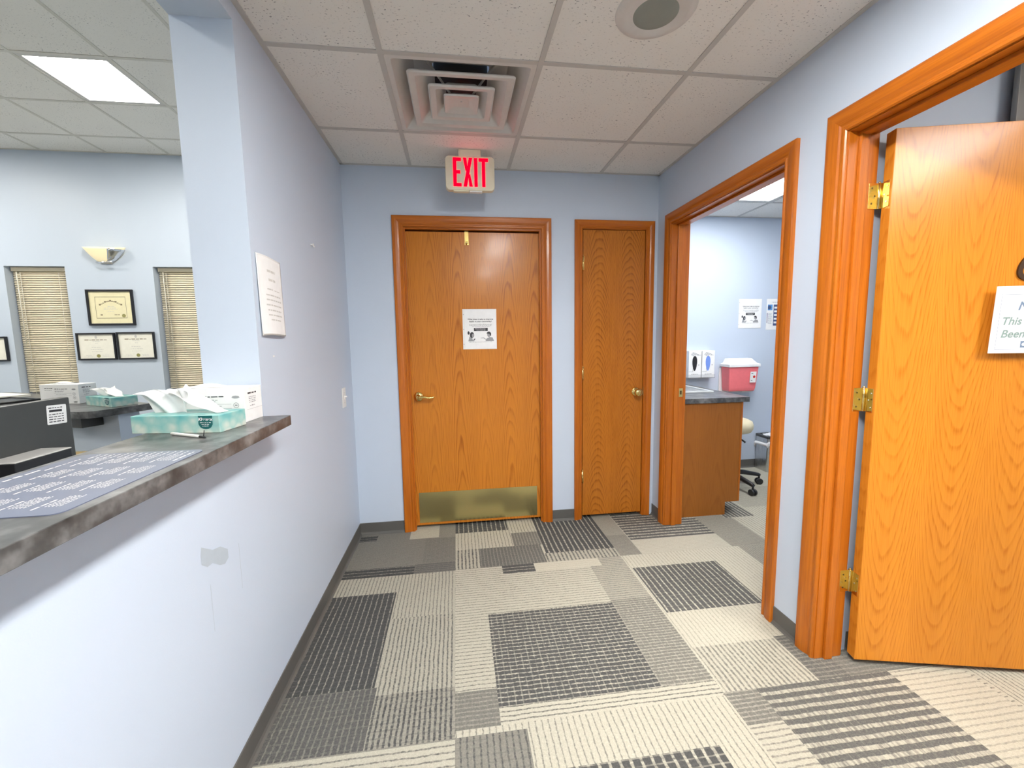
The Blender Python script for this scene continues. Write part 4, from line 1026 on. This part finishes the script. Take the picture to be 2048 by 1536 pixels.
# glove boxes on the far wall
for q, (x, ca, lb) in enumerate(((2.876, 'black_plastic', 'white glove box with a black opening on the exam wall'), (3.012, 'glove_blue', 'white glove box with a blue opening beside the red bin'))):
    gb = thing('glove_box', (x, YE - .001, .925), lb, 'glove box', 'glove boxes over the exam counter')
    MB().box((0, -.085, 0), (.128, 0, .255)).build('carton', 'paper', gb, .002)
    p = (V(0, -.0855, 0), V(1, 0, 0), V(0, 0, 1)); mb = MB()
    mb.flat(p, [(.060 + (.024 + .006 * math.sin(k)) * math.cos(k), .135 + .072 * math.sin(k)) for k in [j * PI / 12 for j in range(24)]], 0, .0002)
    mb.build('hand_opening', ca, gb)
    mb = MB()
    for k in range(4): mb.flat(p, [(.018 + k * .006, .218 + k * .007), (.05 + k * .016, .204 + k * .004), (.052 + k * .016, .208 + k * .004), (.02 + k * .006, .222 + k * .007)], 0, .0002)
    mb.words(p, .085, .12, .21, .006, 0, .0002).rect(p, .098, .115, .106, .125, 0, .0002).words(p, .03, .11, .03, .006, 0, .0002).rect(p, .002, .055, .045, .058, 0, .0003).rect(p, .042, .055, .045, .095, 0, .0003)
    mb.build('printed_marks', 'grey_ink', gb)
rk = MB().box((2.872, YE - .092, .917), (3.144, YE - .002, .923)).box((2.872, YE - .092, .923), (3.144, YE - .089, .955)).build('glove_rack', 'clear'); tag(rk, 'clear plastic rack holding the two glove boxes', 'rack')
# sharps container
sh = thing('sharps_container', (3.405, YE - .001, .785), 'red sharps container with a white lid on the exam wall', 'sharps bin')
def hull(mb, secs, mi=0):
    """stack of rectangles (z, x half, y0, y1)"""
    vs = []
    for z, hx_, ya, yb in secs: vs += [(-hx_, ya, z), (hx_, ya, z), (hx_, yb, z), (-hx_, yb, z)]
    n = len(secs); fs = [(3, 2, 1, 0), tuple(4 * (n - 1) + k for k in range(4))]
    for i in range(n - 1):
        for k in range(4): fs.append((4 * i + k, 4 * i + (k + 1) % 4, 4 * i + 4 + (k + 1) % 4, 4 * i + 4 + k))
    mb.add(vs, fs, mi)
mb = MB(); hull(mb, [(0, .132, -.125, -.018), (.03, .138, -.132, -.018), (.235, .152, -.150, -.018)]); mb.build('red_bin', 'sharps_red', sh, .008, 3)
mb = MB(); hull(mb, [(.235, .162, -.160, -.010), (.262, .162, -.160, -.010), (.272, .140, -.13, -.02), (.315, .120, -.085, -.02)]); mb.build('bin_lid', 'lid_white', sh, .004)
MB().box((-.165, -.014, -.02), (.165, 0, .22)).box((.02, -.10, -.014), (.135, -.014, -.002)).build('wall_bracket', 'lid_white', sh, .003)
p = (V(.06, -.147, .085), V(1, 0, 0), V(0, -.08, 1).normalized()); mb = MB().rect(p, 0, 0, .062, .105, 0, .001, .001)
mb.flat(p, [(.042 + .013 * math.cos(k * PI / 6), .055 + .013 * math.sin(k * PI / 6)) for k in range(12)], 1, .0024).words(p, .01, .03, .085, .006, 2, .0024).words(p, .01, .03, .018, .006, 2, .0024)
mb.build('hazard_label', ['paper', 'hazard_red', 'ink'], sh)
# rolling stool
so = thing('rolling_stool', (3.075, 3.405, ZF), 'cream seated rolling stool half hidden by the cabinet', 'stool')
MB().lathe([(0, .485), (.15, .488), (.185, .50), (.198, .525), (.20, .555), (.190, .585), (.16, .60), (0, .606)], 40).build('seat', 'stool_cream', so)
MB().lathe([(.10, .47), (.10, .486), (.03, .486), (.024, .30), (.024, .14), (.034, .13), (.034, .08), (0, .08)], 24).tube([(0, 0, .468), (.07, -.05, .44), (.11, -.09, .40)], [.006, .006, .008], 8).build('gas_lift', 'black_plastic', so)
for k in range(5):
    a = R(-9) + k * 2 * PI / 5; c_, s_ = math.cos(a), math.sin(a)
    lg = MB().tube([(.02 * c_, .02 * s_, .12), (.15 * c_, .15 * s_, .112), (.285 * c_, .285 * s_, .088), (.30 * c_, .30 * s_, .082)], [.026, .022, .017, .014], 10).build('star_leg', 'black_plastic', so)
    q = V(.295 * c_, .295 * s_, 0); cw_ = MB(); pd = V(-s_, c_, 0)
    for off in (-.014, .014): cw_.tube([q + pd * (off - .009) + V(0, 0, .027), q + pd * (off + .009) + V(0, 0, .027)], .027, 18)
    cw_.tube([q + V(0, 0, .03), q + V(0, 0, .09)], .008, 8); cw_.build('caster', 'black_plastic', lg)
# waste bin
wb_ = thing('waste_bin', (3.665, 3.636, ZF), 'steel waste bin with a white liner by the exam wall', 'bin')
mb = MB().prism(rrect(0, 0, .33, .175, .018), 0, .33); mb.build('bin_body', 'steel', wb_, .002)
rim_ = rrect(-.004, -.004, .334, .179, .02); inn = rrect(.02, .02, .31, .155, .012)
n = len(rim_); mb = MB()
vs = [(x, y, .33) for x, y in rim_] + [(x, y, .352) for x, y in rim_] + [(x, y, .352) for x, y in inn] + [(x, y, .332) for x, y in inn]
fs = []
for a in range(3):
    for i in range(n): fs.append((a * n + i, a * n + (i + 1) % n, (a + 1) * n + (i + 1) % n, (a + 1) * n + i))
mb.add(vs, fs); mb.build('bin_rim', 'charcoal_plastic', wb_)
rn = random.Random(6)
def skirt(u, v):
    k = u * n; i = int(k) % n; a, b = rim_[i], rim_[(i + 1) % n]; f = k - int(k)
    x, y = a[0] + (b[0] - a[0]) * f, a[1] + (b[1] - a[1]) * f
    dx_, dy_ = x - .165, y - .0875; l = math.hypot(dx_, dy_)
    o_ = .003 + .009 * math.sin(PI * v) + .003 * math.sin(u * 90 + v * 4)
    return V(x + dx_ / l * o_, y + dy_ / l * o_, .285 - .045 * v - .012 * v * math.sin(u * 23) - .02 * math.sin(u * 6.28))
mb = MB().grid(skirt, 96, 6)
def puff(u, v): return V(.05 + .26 * u, .03 + .12 * v, .345 + .035 * math.sin(PI * u) * math.sin(PI * v) + .006 * math.sin(u * 19 + v * 7))
mb.grid(puff, 16, 10); mb.build('bin_liner', 'bag_white', wb_, solid=.001)

# ------------------------------------------------------------------ curtain in the room behind the open door
ctn = thing('privacy_curtain', (2.80, 1.40, .02), 'grey hanging curtain seen over the top of the open door', 'curtain')
def drape(u, v): return V(u * 1.3 + .008 * math.sin(v * 4), .035 * math.sin(u * 62) + .012 * math.sin(u * 25 + 1) , (H - .05 - .02) * v)
MB().grid(drape, 200, 6).build('curtain_cloth', 'curtain', ctn, solid=.002)
MB().box((-.05, -.012, H - .035 - .02), (1.4, .012, H - .02 - .004)).build('curtain_track', 'white_metal', ctn)
